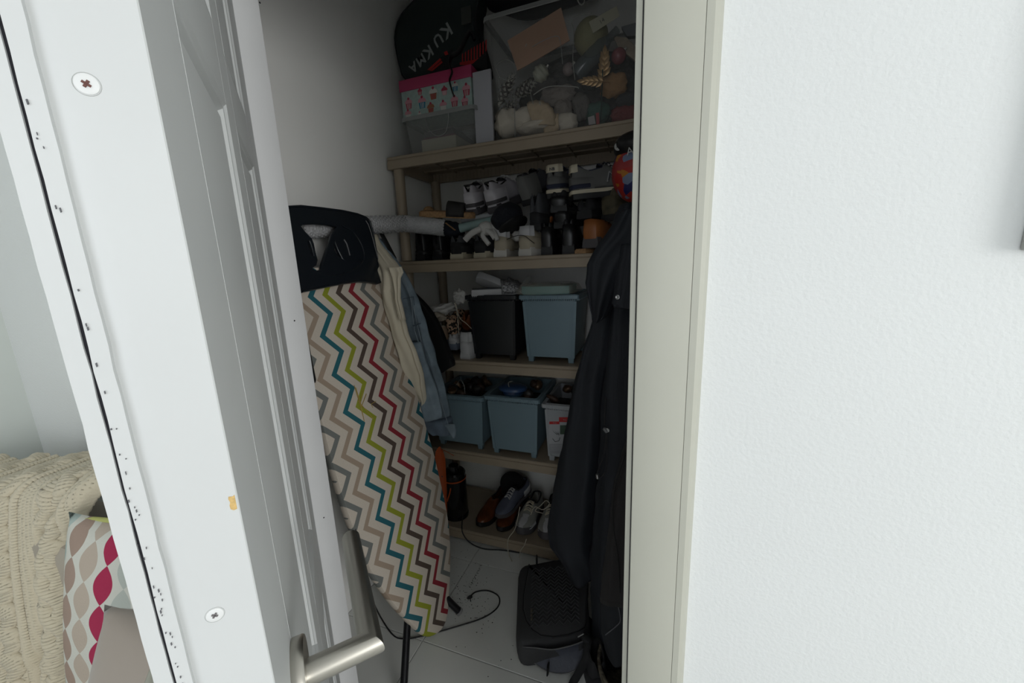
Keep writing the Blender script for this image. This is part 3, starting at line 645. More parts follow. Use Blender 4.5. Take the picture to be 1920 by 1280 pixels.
# top of the pile
S('sneaker', 'dark grey sneaker tipped upright in front of the back wall', 'shoe', SM(991, 385, 1.55, -14, 22, -6), CH, KS, H=.095, W=.088, heel=GR, patch_h=.95, lining=K)
nb1 = S('running_shoe', 'left grey and navy running shoe with pale heel tab on the pile', 'shoe', SM(1040, 372, 1.55, -4, 8), GR, KS, H=.092, W=.10, sole=.030, heel=GR, patch=SW, patch_h=.55, inserts=NV, lining=NV)
nb2 = S('running_shoe', 'right grey and navy running shoe with a letter on its side', 'shoe', SM(1074, 377, 1.54, -66, 3), GR, KS, H=.095, W=.10, sole=.030, heel=GR, patch=SW, patch_h=.55, inserts=NV, lining=NV, laces=CH)
for nb in (nb1, nb2):
    bm = bmesh.new()
    for sgn in (0,):
        P = []
        pts = [(-.052, -.0), (-.054, .03), (-.042, .0)]
        rings = []
        wt_ = [(0.05, -.004), (.044, .0), (.04, .03), (.040, .06), (.043, .1), (.046, .15), (.050, .2), (.046, .25)]
        L_ = [(a, b2) for a, b2 in wt_]+[(-a, b2) for a, b2 in wt_[::-1]]
    L_ = [(.024, -.009), (.033, .0), (.039, .03), (.040, .06), (.040, .10), (.044, .14), (.051, .18), (.05, .22), (.043, .255), (.02, .28)]
    L_ = L_+[(-a, b2) for a, b2 in L_[::-1]]
    add_loft(bm, [[(a, b2, .020+.010*max(0, b2/.28-.72)) for a, b2 in L_], [(a*1.04, b2-.001, .024) for a, b2 in L_], [(a, b2, .033) for a, b2 in L_]])
    obj('midsole', bm, SW, nb, .8)
text_obj('side_letter', 'N', .056, mat('letter_outline', (.30, .30, .30), .5), nb2, Matrix.Translation((.0505, .135, .066)) @ Matrix.Rotation(math.radians(90), 4, 'Z') @ Matrix.Rotation(math.radians(78), 4, 'X'), .002, -.0, shear=.3)
text_obj('side_letter_fill', 'N', .044, NV, nb2, Matrix.Translation((.0512, .135, .066)) @ Matrix.Rotation(math.radians(90), 4, 'Z') @ Matrix.Rotation(math.radians(78), 4, 'X'), .002, -.001, shear=.3)
for nb in (nb1, nb2): text_obj('heel_letters', 'NB', .016, NV, nb, Matrix.Translation((0, -.0125, .030+.075)) @ Matrix.Rotation(math.radians(80), 4, 'X'), .001)
S('running_shoe', 'left white running shoe with dark trim on the teal roll', 'shoe', SM(886, 404, 1.585, 4, 16, -2), LG, DG, H=.10, W=.098, sole=.026, heel=mat('pale_overlay', (.52, .50, .53), .5), patch_h=.7, inserts=DG, lining=K, laces=WS)
S('running_shoe', 'right white running shoe with dark trim beside the black slipper', 'shoe', SM(927, 399, 1.585, -14, 18, -4), LG, DG, H=.10, W=.10, sole=.026, heel=mat('pale_overlay', (.52, .50, .53), .5), patch_h=.7, inserts=DG, lining=K, laces=WS)
# third shelf: white sneaker, leopard shoe, blue-soled canvas shoes, brown shoe
S('sneaker', 'white leather sneaker standing left of the black bin', 'shoe', SM(873, 673, 1.53, -3, z=z3), WS, WS, H=.10, W=.088, Ln=.26, sole=.024, heel=WS, patch_h=.6, patch=WS, laces=WS)
LE = bpy.data.materials.new('leopard_print'); LE.use_nodes = True; nt = LE.node_tree; b_ = nt.nodes['Principled BSDF']; tcx = nt.nodes.new('ShaderNodeTexCoord'); vo = nt.nodes.new('ShaderNodeTexNoise'); vo.inputs['Scale'].default_value = 85; vo.inputs['Detail'].default_value = 1; rp = nt.nodes.new('ShaderNodeValToRGB'); rp.color_ramp.interpolation = 'CONSTANT'
rp.color_ramp.elements[0].color = (.012, .008, .006, 1); rp.color_ramp.elements[1].position = .49; rp.color_ramp.elements[1].color = (.42, .27, .18, 1)
nt.links.new(tcx.outputs['Object'], vo.inputs[0]); nt.links.new(vo.outputs['Fac'], rp.inputs[0]); nt.links.new(rp.outputs[0], b_.inputs[0]); b_.inputs['Roughness'].default_value = .8
BLS = mat('slate_blue_rubber', (.17, .20, .26), .6)
S('canvas_shoe', 'canvas shoe with slate blue sole and leopard print heel', 'shoe', SM(850, 664, 1.57, 2, z=z3+.03), WS, BLS, H=.062, W=.07, Ln=.24, sole=.03, heel=WS, patch_h=.5)
S('flat_shoe', 'leopard print flat shoe upended between white cloth and bin', 'shoe', SM(848, 626, 1.56, 0, 14), LE, LE, H=.085, W=.066, Ln=.22, sole=.01, heel=LE, patch_h=.8, tongue=False)
S('canvas_shoe', 'beige shoe with slate blue sole beside the black shoulder bag', 'shoe', SM(828, 656, 1.57, 6, z=z3+.045), BG, BLS, H=.075, W=.07, Ln=.24, sole=.03, heel=mat('peach_heel', (.45, .32, .22), .7), patch_h=.9)
S('loafer', 'dark brown leather shoe propped against the black bin', 'shoe', SM(872, 628, 1.60, -8, 20, 20), BR, KS, H=.10, W=.08, Ln=.24, tongue=False)
# bottom shelf shoes, toes to the camera
S('dress_shoe', 'left glossy brown leather shoe on the bottom shelf', 'shoe', SM(948, 948, 1.80, 172, z=z5), BR, KS, H=.07, W=.088, Ln=.27, sole=.018, heel=BR, patch_h=.5, tongue=False, lining=K)
S('dress_shoe', 'right brown leather shoe under the grey blue sneaker', 'shoe', SM(978, 962, 1.80, 176, z=z5), BR, KS, H=.055, W=.085, Ln=.27, sole=.018, heel=BR, patch_h=.5, tongue=False, lining=K)
S('sneaker', 'grey blue sneaker lying on the brown leather shoe', 'shoe', SM(990, 930, 1.80, 160, -9, z=z5+.085), mat('slate_fabric', (.09, .10, .14), .7), DG, H=.07, W=.085, Ln=.25, sole=.016, heel=WS, patch_h=.5, lining=K, laces=WS)
S('running_shoe', 'left white and grey running shoe with loose laces on bottom shelf', 'shoe', SM(1011, 982, 1.79, 178, 4, z=z5), mat('grey_green_mesh', (.27, .27, .245), .8, bump=(150, .2)), DG, H=.065, W=.098, Ln=.275, sole=.03, toe=WS, laces=SW, lining=K)
S('running_shoe', 'right white and grey running shoe partly behind the navy coat', 'shoe', SM(1042, 990, 1.79, 184, 4, z=z5), mat('grey_green_mesh', (.27, .27, .245), .8), DG, H=.065, W=.095, Ln=.275, sole=.03, toe=WS, laces=SW, lining=K)
def cord(name, label, pts, r, m, cat='cord', sm=6, n=6):
    pts = [Vector(p) for p in pts]; o = tube(name, [p-pts[0] for p in pts], r, m, None, n, 1, sm); o.location = pts[0]; return tag(o, label, cat)
M_lace = mat('cream_lace', (.46, .42, .34), .8)
cord('shoelace', 'long cream lace hanging over the edge of the bottom shelf', [at(975, 950, Y=1.56), at(966, 990, Y=1.51), at(953, 1010, Y=1.487), at(953, 1035, Y=1.48), at(960, 1052, Z=.004)], .0022, M_lace, 'shoelace')
cord('shoelace', 'short cream lace hanging below the left grey running shoe', [at(987, 1010, Y=1.50), at(983, 1022, Y=1.487), at(976, 1032, Y=1.482), at(974, 1045, Y=1.478)], .0022, M_lace, 'shoelace')
cord('shoelace', 'looped pale lace on top of the running shoes', [at(995, 965, Y=1.58), at(1003, 950, Y=1.60), at(1018, 955, Y=1.6), at(1030, 945, Y=1.62), at(1024, 938, Y=1.63), at(1015, 946, Y=1.62), at(1004, 957, Y=1.60), at(1018, 962, Y=1.58)], .0022, M_lace, 'shoelace')
cord('shoelace', 'white lace looping down over the white sneaker', [at(852, 566, Y=1.52), at(858, 592, Y=1.515), at(859, 612, Y=1.515), at(861, 627, Y=1.52)], .0016, M_lace, 'shoelace')
cord('shoelace', 'white lace slanting across the brown shoe', [at(854, 568, Y=1.515), at(862, 595, Y=1.51), at(874, 606, Y=1.51), at(884, 616, Y=1.51)], .0016, M_lace, 'shoelace')
cord('hair_tie', 'thin black cord lying across the right beige trainer', [at(950, 449, Y=1.515), at(968, 442, Y=1.505), at(983, 442, Y=1.505), at(994, 450, Y=1.505), at(1002, 456, Y=1.52)], .0016, KS)
# sandals: silver slippers on the black bin, cork sandals on the second shelf
def make_slide(name, label, M, sole_m, strap_m, top_m, thick=.03):
    t = thing(name, label, 'sandal'); t.matrix_world = M
    L_ = [(.022, 0), (.032, .02), (.034, .07), (.033, .12), (.042, .17), (.045, .2), (.038, .235), (.02, .25)]
    L_ = L_+[(-a, b2) for a, b2 in L_[::-1]]
    bm = bmesh.new(); add_loft(bm, [[(a, b2, 0) for a, b2 in L_], [(a*1.04, b2, thick*.5) for a, b2 in L_], [(a, b2, thick) for a, b2 in L_]]); obj('sole', bm, sole_m, t, .8)
    bm = bmesh.new(); add_loft(bm, [[(a*.93, .004+b2*.97, thick-.002) for a, b2 in L_], [(a*.9, .005+b2*.96, thick+.004) for a, b2 in L_]]); obj('footbed', bm, top_m, t, .8)
    bm = bmesh.new(); R = []
    for y in (.13, .15, .18, .21): R.append([((.046+(.002 if y > .15 else 0))*math.cos(a), y, thick*.3+(.062-.10*(y-.13))*math.sin(a)) for a in [math.pi*k/12 for k in range(13)]])
    add_loft(bm, R, False, False); o = obj('strap', bm, strap_m, t, 3.14); md = o.modifiers.new('s', 'SOLIDIFY'); md.thickness = .004
    return t
def MM(x, y, Y, yaw=0, pitch=0, roll=0): return SM(x, y, Y, yaw, pitch, roll)
BDS = mat('silver_beads', (.30, .30, .31), .35, .5, bump=(160, 1, .004), var=.6, vscale=150)
make_slide('slide_sandal', 'lower silver-edged slide sandal flat on the black bin', MM(884, 556, 1.54, -62, 0, 0), SG, BDS, CH)
make_slide('slide_sandal', 'upper silver slide sandal with beaded strap tipped over its pair', MM(892, 524, 1.57, -72, -24, -34), SG, BDS, CH)
M_bs = mat('dark_strap', (.02, .018, .018), .6)
make_slide('cork_sandal', 'cork sandal lying upturned on the bubble wrap roll', MM(790, 405, 1.545, -80, -5, 12), CK, M_bs, CK, .02)
make_slide('cork_sandal', 'second cork sandal tucked beneath the grey heeled tan shoe', Matrix.Translation((at(1088, 476, Y=1.53).x, 1.53, z2)) @ Matrix.Rotation(math.radians(-10), 4, 'Z'), CK, M_bs, CK, .014)
blob('cork_ball', (0, 0, 0), (.022, .03, .02), CK); o = bpy.context.scene.objects['cork_ball']; o.location = at(804, 395, Y=1.60); tag(o, 'round cork heel of a sandal behind the upturned cork sandal', 'cork'); o.name = 'cork_heel'
# ================================================================ TOP SHELF
def glassy(name, col, alpha, rough=.25):
    m = mat(name, col, rough, alpha=alpha); return m
M_clear = glassy('clear_plastic', (.42, .43, .42), .13, .18); M_clear_rim = glassy('clear_plastic_rim', (.36, .37, .36), .75, .3); M_frost = glassy('frosted_plastic', (.36, .37, .36), .40, .4)
zt = SZ[0]
def clear_box(name, label, c, w, d, h, taper, m, mrim, rimw=.012, handle=None, rot=0):
    t = thing(name, label, 'box', c, (0, 0, rot))
    def rr_(hw_, hd_, z, r=.02):
        P = []
        for sx, sy, a0 in ((1, -1, -90), (1, 1, 0), (-1, 1, 90), (-1, -1, 180)):
            for q in range(4): an = math.radians(a0+q*30); P.append((sx*(hw_-r)+r*math.cos(an), d/2+sy*(hd_-r)+r*math.sin(an), z))
        return P
    bw_, bd = w/2*taper, d/2*taper
    bm = bmesh.new()
    add_loft(bm, [rr_(bw_-.004, bd-.004, .0), rr_(bw_, bd, .004), rr_(w/2, d/2, h)], True, False)
    f = bm.faces.new([v for v in bm.verts][:16][::-1])
    obj('box_wall', bm, m, t, .5)
    bm = bmesh.new(); add_loft(bm, [rr_(w/2, d/2, h-.004), rr_(w/2+rimw, d/2+rimw, h-.002), rr_(w/2+rimw+.002, d/2+rimw+.002, h-.016), rr_(w/2+rimw, d/2+rimw, h-.018), rr_(w/2+rimw-.002, d/2+rimw-.002, h-.006), rr_(w/2, d/2, h-.008)], True, False); obj('rim', bm, mrim, t, .5)
    if handle:
        tube('handle_outline', handle, .0016, M_clear_rim, t, 6, 1, 5)
    return t
# small clear box with papers
a = at(760, 288, Y=1.525); b_ = at(893, 268, Y=1.525); hh = at(830, 206, Y=1.52).z-zt
wS = b_.x-a.x; cxS = (a.x+b_.x)/2
hd = [(-.055, -.006, hh-.016), (-.045, -.001, hh*.6), (-.01, .004, hh*.40), (.03, .004, hh*.45), (.05, -.001, hh*.7), (.055, -.006, hh-.016)]
cb = clear_box('clear_box', 'small frosted clear plastic box of papers under the cupcake box', (cxS, 1.525, zt+.001), wS-.004, .25, hh, .9, M_frost, M_clear_rim, .008, hd)
def item(name, label, cat, build, loc):
    o = build(name); o.location = loc; return tag(o, label, cat)
tag(box('cream_block', -.082, .082, 0, .2, 0, .052, mat('cream_paper', (.50, .47, .36), .7), None, .001), 'cream paper block lying in the small clear box', 'paper').location = (cxS-.012, 1.542, zt+.006)
tag(box('notebook', -.075, .075, 0, .2, 0, .007, mat('plum_cover', (.16, .03, .07), .5), None, .001), 'plum notebook on the cream block in the small clear box', 'book').location = (cxS-.012, 1.545, zt+.0585)
o = tag(box('paper_stack', -.07, .07, 0, .2, 0, .022, mat('dark_violet_paper', (.07, .06, .075), .6), None, .001), 'dark paper stack on the plum notebook in the small clear box', 'paper'); o.location = (cxS-.012, 1.548, zt+.066)
o = tag(box('loose_sheet', -.06, .06, 0, .2, 0, .0012, mat('sheet_white', (.5, .5, .5), .7)), 'loose white sheet on top of the stack in the small clear box', 'paper'); o.location = (cxS+.0, 1.545, zt+.0895); o.rotation_euler = (0, -.06, .05)
# cupcake box
zb = zt+hh+.002
a = at(756, 218, Y=1.56); b_ = at(886, 200, Y=1.56); hB = at(820, 158, Y=1.56).z-zb; hL = at(820, 136, Y=1.56).z-zb
wB = b_.x-a.x; cxB = (a.x+b_.x)/2
cc = thing('gift_box', 'mint gift box printed with cupcakes under a bright pink lid', 'box', (cxB, 1.56, zb), (0, 0, 0))
M_mint = mat('mint_card', (.36, .47, .44), .6, var=.12, vscale=60); M_pink = mat('pink_card', (.44, .045, .13), .5)
box('box_base', -wB/2, wB/2, 0, .17, 0, hL-.004, M_mint, cc, .001)
box('box_lid', -wB/2-.005, wB/2+.005, -.005, .175, hB, hL, M_pink, cc, .001)
M_c = [mat('print_red', (.40, .04, .08), .6), mat('print_blue', (.02, .17, .28), .6), mat('print_pink', (.60, .28, .33), .6), mat('print_white', (.62, .60, .56), .6), mat('print_brown', (.34, .13, .07), .6)]
def cup(x, z, s, cA, cB, side=False):
    g = bpy.data.meshes.new('cupcake_print')
    def flat(pts, m, lift):
        bm = bmesh.new()
        f = (lambda p, l: (x+p[0]*s, -.0002-l, z+p[1]*s)) if not side else (lambda p, l: (wB/2+.0002+l, x+p[0]*s, z+p[1]*s))
        R = add_loft(bm, [[f(p, 0) for p in pts], [f(p, lift) for p in pts]]); return obj('cupcake_print', bm, m, cc)
    flat([(-.35, .5), (.35, .5), (.28, 0), (-.28, 0)], cA, .0004)
    for k in (-1, 0, 1): flat([(.16*k-.03, .46), (.16*k+.03, .46), (.13*k+.025, .02), (.13*k-.025, .02)], M_c[3] if cA is not M_c[4] else M_c[0], .0006)
    flat([(.45*math.cos(q)*(1 if math.sin(q) < .6 else .85), .52+.42*math.sin(q)) for q in [math.pi*k/10 for k in range(11)]], cB, .0007)
    flat([(.13*math.cos(q), .95+.13*math.sin(q)) for q in [2*math.pi*k/8 for k in range(8)]], M_c[0], .0009)
sc_ = .041
for fx, fz, s, A, B in ((-.40, .35, 1, 0, 2), (-.20, .28, 1.1, 1, 2), (-.03, .50, 1.1, 4, 3), (.13, .56, .8, 2, 0), (-.08, .06, .95, 4, 4), (.10, .05, .95, 3, 2), (.26, .12, 1.0, 0, 2), (.43, .40, 1.05, 0, 2), (.40, .05, .9, 0, 2), (-.42, -.0, .9, 3, 2), (-.22, .74, .6, 0, 0), (-.25, .0, .5, 3, 3), (.28, .62, .8, 1, 3)):
    cup(fx*wB, fz*hB+.004, sc_*s, M_c[A], M_c[B])
for fy, fz in ((.03, .2), (.08, .5), (.13, .15)): cup(fy, fz*hB, sc_, M_c[1], M_c[3], True)
# white envelope standing between small boxes and the large bin
a = at(892, 268, Y=1.54); b_ = at(926, 262, Y=1.54); zt_ = at(905, 132, Y=1.54).z
o = tag(box('envelope', 0, b_.x-a.x-.002, 0, .012, 0, zt_-zt, mat('white_paper', (.42, .42, .45), .7, bump=(12, .3, .01))), 'tall white paper envelope wedged left of the large clear bin', 'paper'); o.location = (a.x+.001, 1.54, zt+.001)
o.modifiers.new('b', 'BEVEL').width = .0015
# sports bag: thick rounded racket cover
M_bag = mat('bag_black_green', (.010, .018, .018), .6, bump=(300, .2)); M_bag2 = mat('bag_black', (.006, .006, .007), .6); M_stripe = mat('bag_red', (.40, .02, .02), .5)
YB_ = 1.60
ol = [(752, 140), (744, 110), (738, 70), (745, 35), (765, 8), (800, -25), (840, -55), (880, -60), (898, -20), (892, 20), (892, 50), (900, 80), (908, 110), (910, 134), (890, 128), (850, 130), (800, 146), (765, 152)]
P = [at(x, y, Y=YB_) for x, y in ol]; c0 = sum(P, Vector())/len(P)
sb = thing('racket_bag', 'round black racket bag with white letters and red stripes on the cupcake box', 'bag', c0)
L_ = cr([p-c0 for p in P]+[P[0]-c0], 3)[:-1]
def bagring(k, y): return [(p.x*k, y, p.z*k) for p in L_]
bm = bmesh.new(); add_loft(bm, [bagring(.94, .0), bagring(.985, .006), bagring(1, .02), bagring(1, .075), bagring(.97, .09)]); bag_o = obj('bag_shell', bm, M_bag, sb, .6)
tube('zip_piping', [(p.x*.995, .006, p.z*.995) for p in L_]+[(L_[0].x*.995, .006, L_[0].z*.995)], .0025, M_bag2, bag_o, 6)
def onbag(x, y, l=.0): return at(x, y, Y=YB_-l)-c0
def bagpoly(name, pts, m, l=.001):
    bm = bmesh.new(); add_loft(bm, [[onbag(x, y, 0) for x, y in pts], [onbag(x, y, l) for x, y in pts]]); return obj(name, bm, m, sb)
bagpoly('bag_panel', [(803, 140), (826, 108), (850, 90), (845, 130)], M_bag2, .0006)
bagpoly('bag_stripe', [(801, 131), (825, 109), (828, 112), (806, 132)], M_stripe, .002); bagpoly('bag_stripe', [(806, 133), (828, 114), (830, 117), (811, 133)], M_stripe, .002)
bagpoly('bag_stripe', [(832, 98), (838, 95), (841, 102), (835, 104)], M_stripe, .002)
for i in range(9):
    x = 866+i*5.5; bagpoly('bag_stripe', [(x, 100-i*3.2+2), (x+2.4, 99-i*3.2), (x+2.4, 119-i*1.5), (x, 120-i*1.5)], M_stripe, .0025)
bagpoly('bag_stripe', [(862, 122), (862, 117), (890, 112), (908, 104), (908, 108), (890, 118), (880, 122)], M_stripe, .0022)
bagpoly('bag_corner', [(886, 120), (912, 95), (914, 134), (890, 126)], M_bag2, .003)
M_let = mat('bag_letters', (.26, .28, .28), .5)
for ch, x, y, s, a_ in (('K', 837, 57, .070, 0), ('U', 821, 74, .060, 0), ('K', 803, 97, .062, 0), ('M', 789, 112, .055, 0), ('A', 775, 126, .052, 0)):
    p = onbag(x, y, .0015)
    d1 = (onbag(771, 125)-onbag(843, 53)).normalized()      # reading direction runs down to the left
    ang = math.atan2(d1.z, d1.x)
    rot = Matrix.Rotation(math.pi/2, 4, 'X')
    text_obj('bag_letter', ch, s, M_let, sb, Matrix.Translation(p) @ Matrix.Rotation(-(ang), 4, 'Y') @ rot, .0012, .0012)
box('bag_buckle', -.022, .022, -.006, 0, -.03, .03, mat('bag_grey_patch', (.045, .05, .045), .6), sb, .002).location = onbag(875, 30, 0)
tube('bag_strap', [onbag(890, 75, .01), onbag(880, 60, .02), onbag(862, 95, .03), onbag(846, 106, .04), onbag(843, 122, .06), onbag(848, 135, .062), onbag(843, 150, .06), onbag(846, 165, .06), onbag(851, 180, .06)], lambda t: .012-.004*t, M_bag2, sb, 8, .35, 4)
# large clear storage bin
a = at(938, 262, Y=1.525); wBig = .62; zh = at(905, 32, Y=1.515).z-zt
big = clear_box('storage_tub', 'large clear plastic tub of decorations at the right of the top shelf', (a.x+wBig*.91/2-.005, 1.525, zt+.001), wBig, .31, zh, .91, M_clear, M_clear_rim, .014)
bx = big.location.x
def T(x, y, Y=1.57): return at(x, y, Y=Y)
tube('mould_line', [T(998, 88, 1.527)-big.location, T(1015, 78, 1.522)-big.location, T(1040, 68, 1.519)-big.location, T(1050, 75, 1.519)-big.location, T(1055, 120, 1.523)-big.location], .0011, M_clear_rim, big, 5, 1, 4)
tube('mould_line', [T(964, 172, 1.53)-big.location, T(966, 256, 1.545)-big.location], .0012, M_clear_rim, big, 5)
o = blob('added_backing', (0, 0, 0), (.25, .072, .15), mat('added_backing_dark', (.055, .052, .05), .9, bump=(30, 1, .01), var=.5, vscale=25), None, (0, 0, 0), .18, 9, 5, 9); o.location = (bx, 1.735, zt+.19); tag(o, 'added dark crumpled backing behind the contents of the large clear tub', 'filling')  # added mass: props the loose contents and darkens the tub's background
# card
def flatcard(name, label, cat, pts, Y, th, m):
    P = [at(x, y, Y=Y) for x, y in pts]; c = sum(P, Vector())/len(P); bm = bmesh.new()
    add_loft(bm, [[p-c for p in P], [p-c+Vector((0, th, 0)) for p in P]]); o = obj(name, bm, m, None); o.location = c; return tag(o, label, cat)
card = flatcard('cardboard', 'tilted brown cardboard inside the large clear tub', 'cardboard', [(951, 76), (1052, 14), (1068, 75), (1012, 108), (970, 132)], 1.56, .004, mat('kraft_card', (.44, .26, .17), .75, var=.05))
tube('staple', [Vector((-.05, -.001, -.0)), Vector((-.045, -.001, .008))], .001, M_wt, card, 5)
lblc = flatcard('price_tag', 'small cream tag with pencil writing inside the clear tub', 'tag', [(1104, 41), (1156, 11), (1162, 30), (1112, 62)], 1.555, .001, mat('cream_tag', (.42, .40, .30), .7))
text_obj('tag_writing', '14', .018, mat('pencil', (.10, .10, .10), .7), lblc, Matrix.Translation((-.008, -.0012, -.004)) @ Matrix.Rotation(-.5, 4, 'Y') @ Matrix.Rotation(math.pi/2, 4, 'X'), .0003)
M_silver = mat('antique_silver', (.42, .41, .37), .4, .6, bump=(60, .5, .004)); M_gold = mat('antique_gold', (.42, .27, .13), .4, .6); M_cot = mat('cotton_wool', (.62, .56, .46), .95, bump=(40, .5, .005)); M_shell = mat('seashell_cream', (.52, .40, .26), .6, var=.15, vscale=30)
def cone(x, y, Y, ln, r, ang, label):
    c = at(x, y, Y=Y); t = thing('pine_cone', label, 'pine cone', c, (0, math.radians(ang), 0))
    lathe('core', [(.001, -ln*.5), (r*.6, -ln*.3), (r*.65, 0), (r*.4, ln*.3), (.001, ln*.5)], mat('cone_core', (.06, .05, .045), .8), t, 12)
    bm = bmesh.new()
    for i in range(48):
        z = -ln*.5+ln*(i+.5)/48; k = 1-abs(z/(ln*.5))**2.2; a_ = i*2.39996; rr_ = r*max(.25, k)
        c2 = Vector((math.cos(a_)*rr_*.8, math.sin(a_)*rr_*.8, z)); n_ = Vector((math.cos(a_), math.sin(a_), .5)).normalized(); s_ = n_.cross(Vector((0, 0, 1))).normalized()
        q = r*.32
        vs = [bm.verts.new(p) for p in (c2-s_*q-n_*q*.4, c2-Vector((0, 0, q*.5)), c2+s_*q-n_*q*.4, c2+n_*q*.9+Vector((0, 0, q*.5)), c2+Vector((0, 0, q*.9)))]
        for f in ((0, 1, 3), (1, 2, 3), (0, 3, 4), (3, 2, 4)): bm.faces.new([vs[j] for j in f])
    stuff(obj('cone_scales', bm, M_silver, t)); return t
cone(948, 170, 1.57, .12, .026, 35, 'silvery pine cone at the left of the clear tub'); cone(982, 168, 1.60, .10, .026, 70, 'second silvery pine cone behind the first in the clear tub')
cone(952, 205, 1.60, .09, .024, 60, 'small pine cone just above the cotton wool in the clear tub')
for i, (x, y, r, rz, lb) in enumerate(((952, 232, (.055, .05, .055), 1, 'cotton wool heap in the lower left corner of the clear tub'), (985, 225, (.06, .05, .045), 2, 'cotton wool heap left of the cream seashell in the tub'), (1062, 232, (.045, .04, .038), 3, 'cotton wool tuft right of the cream seashell in the tub'), (1008, 240, (.08, .06, .022), 4, 'flat layer of cotton wool under the cream seashell'))):
    p = at(x, y, Y=1.60); p.z = max(p.z, zt+r[2]*.95+.004); o = blob('cotton_wool', (0, 0, 0), r, M_cot, None, (0, 0, 0), .25, 9, 3, rz); o.location = p; tag(o, lb, 'cotton wool')
def shellfan(x, y, Y, s, rot, label, m):
    bm = bmesh.new(); R = []
    for i in range(15):
        a_ = math.radians(-60+120*i/14); k = 1+.05*(i % 2)
        R.append([Vector((math.sin(a_)*s*t_*k, -.25*s*math.sin(math.pi*t_)*(1-.4*(i % 2)*.4), math.cos(a_)*s*t_*k)) for t_ in (.05, .3, .6, .85, 1)])
    add_loft(bm, R, False, False); o = obj('seashell', bm, m, None, 3.14); md = o.modifiers.new('s', 'SOLIDIFY'); md.thickness = .003
    o.location = at(x, y, Y=Y); o.rotation_euler = (0, math.radians(rot), 0); return tag(o, label, 'seashell')
shellfan(1002, 235, 1.56, .085, 40, 'large cream fan seashell at the bottom of the clear tub', M_shell)
shellfan(1048, 245, 1.57, .06, -60, 'smaller cream seashell beside the bottom cotton wool', M_shell)
# baubles and pear-like ornaments
def bauble(x, y, Y, r, m, label, ribs=0):
    bm = bmesh.new(); n = 20
    add_loft(bm, [[((r*math.sin(p_)*(1+(.12*math.sin(9*p_) if ribs else 0)))*math.cos(2*math.pi*k/n), (r*math.sin(p_)*(1+(.12*math.sin(9*p_) if ribs else 0)))*math.sin(2*math.pi*k/n), r*math.cos(p_)) for k in range(n)] for p_ in [.03+3.08*i/16 for i in range(17)]])
    t = thing('bauble', label, 'ornament', at(x, y, Y=Y)); t.rotation_euler = (0, .9, 0); obj('ball', bm, m, t, 3.14); lathe('cap', [(.006, r), (.006, r+.008), (.001, r+.01)], M_silver, t, 10); return t
bauble(1014, 138, 1.60, .030, mat('pearl_green', (.38, .38, .30), .3), 'ribbed pearly bauble under the brown cardboard in the tub', 1)
bauble(1066, 130, 1.61, .022, mat('dusty_rose', (.24, .19, .18), .6, bump=(60, .8, .004)), 'rough dusty rose bauble near the tub centre')
bauble(1108, 70, 1.62, .062, mat('dry_husk', (.25, .235, .13), .7, bump=(25, .8, .006)), 'round olive dried husk beneath the cream tag in the tub')
bauble(1160, 105, 1.60, .026, mat('rose_glass', (.26, .08, .09), .25), 'pink glass bauble right of the gold leaves in the tub')
for i, (x, y, r, c, lb) in enumerate(((1046, 180, (.07, .03, .035), (.22, .19, .17), 'grey brown mossy lump in the middle of the clear tub'), (1056, 210, (.04, .03, .05), (.22, .19, .165), 'crumbly grey coral piece above the seashells'), (1150, 160, (.05, .035, .042), (.36, .20, .09), 'big tan wooden lump at the right of the clear tub'), (1120, 212, (.045, .03, .04), (.05, .11, .09), 'dark green lump low on the right of the clear tub'), (1172, 215, (.05, .03, .035), (.20, .045, .045), 'muted red lump at the lower right of the clear tub'), (1090, 200, (.035, .03, .05), (.12, .11, .10), 'dark grey dried flower head next to the gold leaves'), (1180, 190, (.05, .03, .03), (.05, .05, .055), 'dark bundle above the muted red lump in the tub'), (1010, 160, (.07, .03, .03), (.06, .055, .05), 'dark twig bundle under the ribbed bauble'))):
    o = blob('dried_decoration', (0, 0, 0), r, mat('decor_%s' % 'abcdefgh'[i], c, .85, bump=(40, .9, .006)), None, (0, 0, 0), .35, 8, 3, i+3); o.location = at(x, y, Y=1.63); tag(o, lb, 'dried decoration')
# bottle, pale wood board, wire loops
o = lathe('glass_bottle', [(.001, 0), (.028, 0), (.03, .01), (.03, .12), (.014, .15), (.013, .19), (.001, .19)], mat('bottle_glass', (.12, .14, .14), .15, alpha=.6), None, 20); o.location = at(1080, 140, Y=1.60); o.rotation_euler = (0, math.radians(52), 0); tag(o, 'grey glass bottle slanting across the clear tub', 'bottle')
flatcard('driftwood', 'pale flat driftwood piece at the upper right of the clear tub', 'driftwood', [(1150, 68), (1175, 70), (1215, 112), (1215, 135), (1180, 105), (1160, 90)], 1.60, .012, mat('pale_wood', (.30, .25, .19), .8, var=.2, vscale=40))
flatcard('red_ribbon', 'short red ribbon strip standing at the bottom of the clear tub', 'ribbon', [(1117, 212), (1123, 211), (1124, 232), (1118, 233)], 1.565, .002, mat('ribbon_red', (.32, .05, .05), .6))
flatcard('white_card', 'small white card beside the red ribbon strip in the tub', 'card', [(1102, 220), (1114, 216), (1117, 232), (1104, 234)], 1.566, .001, mat('white_card', (.36, .34, .33), .7))
flatcard('foil_packet', 'silver grey foil packet in the upper right of the clear tub', 'packet', [(1165, 50), (1200, 40), (1215, 65), (1175, 68)], 1.62, .02, mat('grey_foil', (.16, .17, .18), .35))
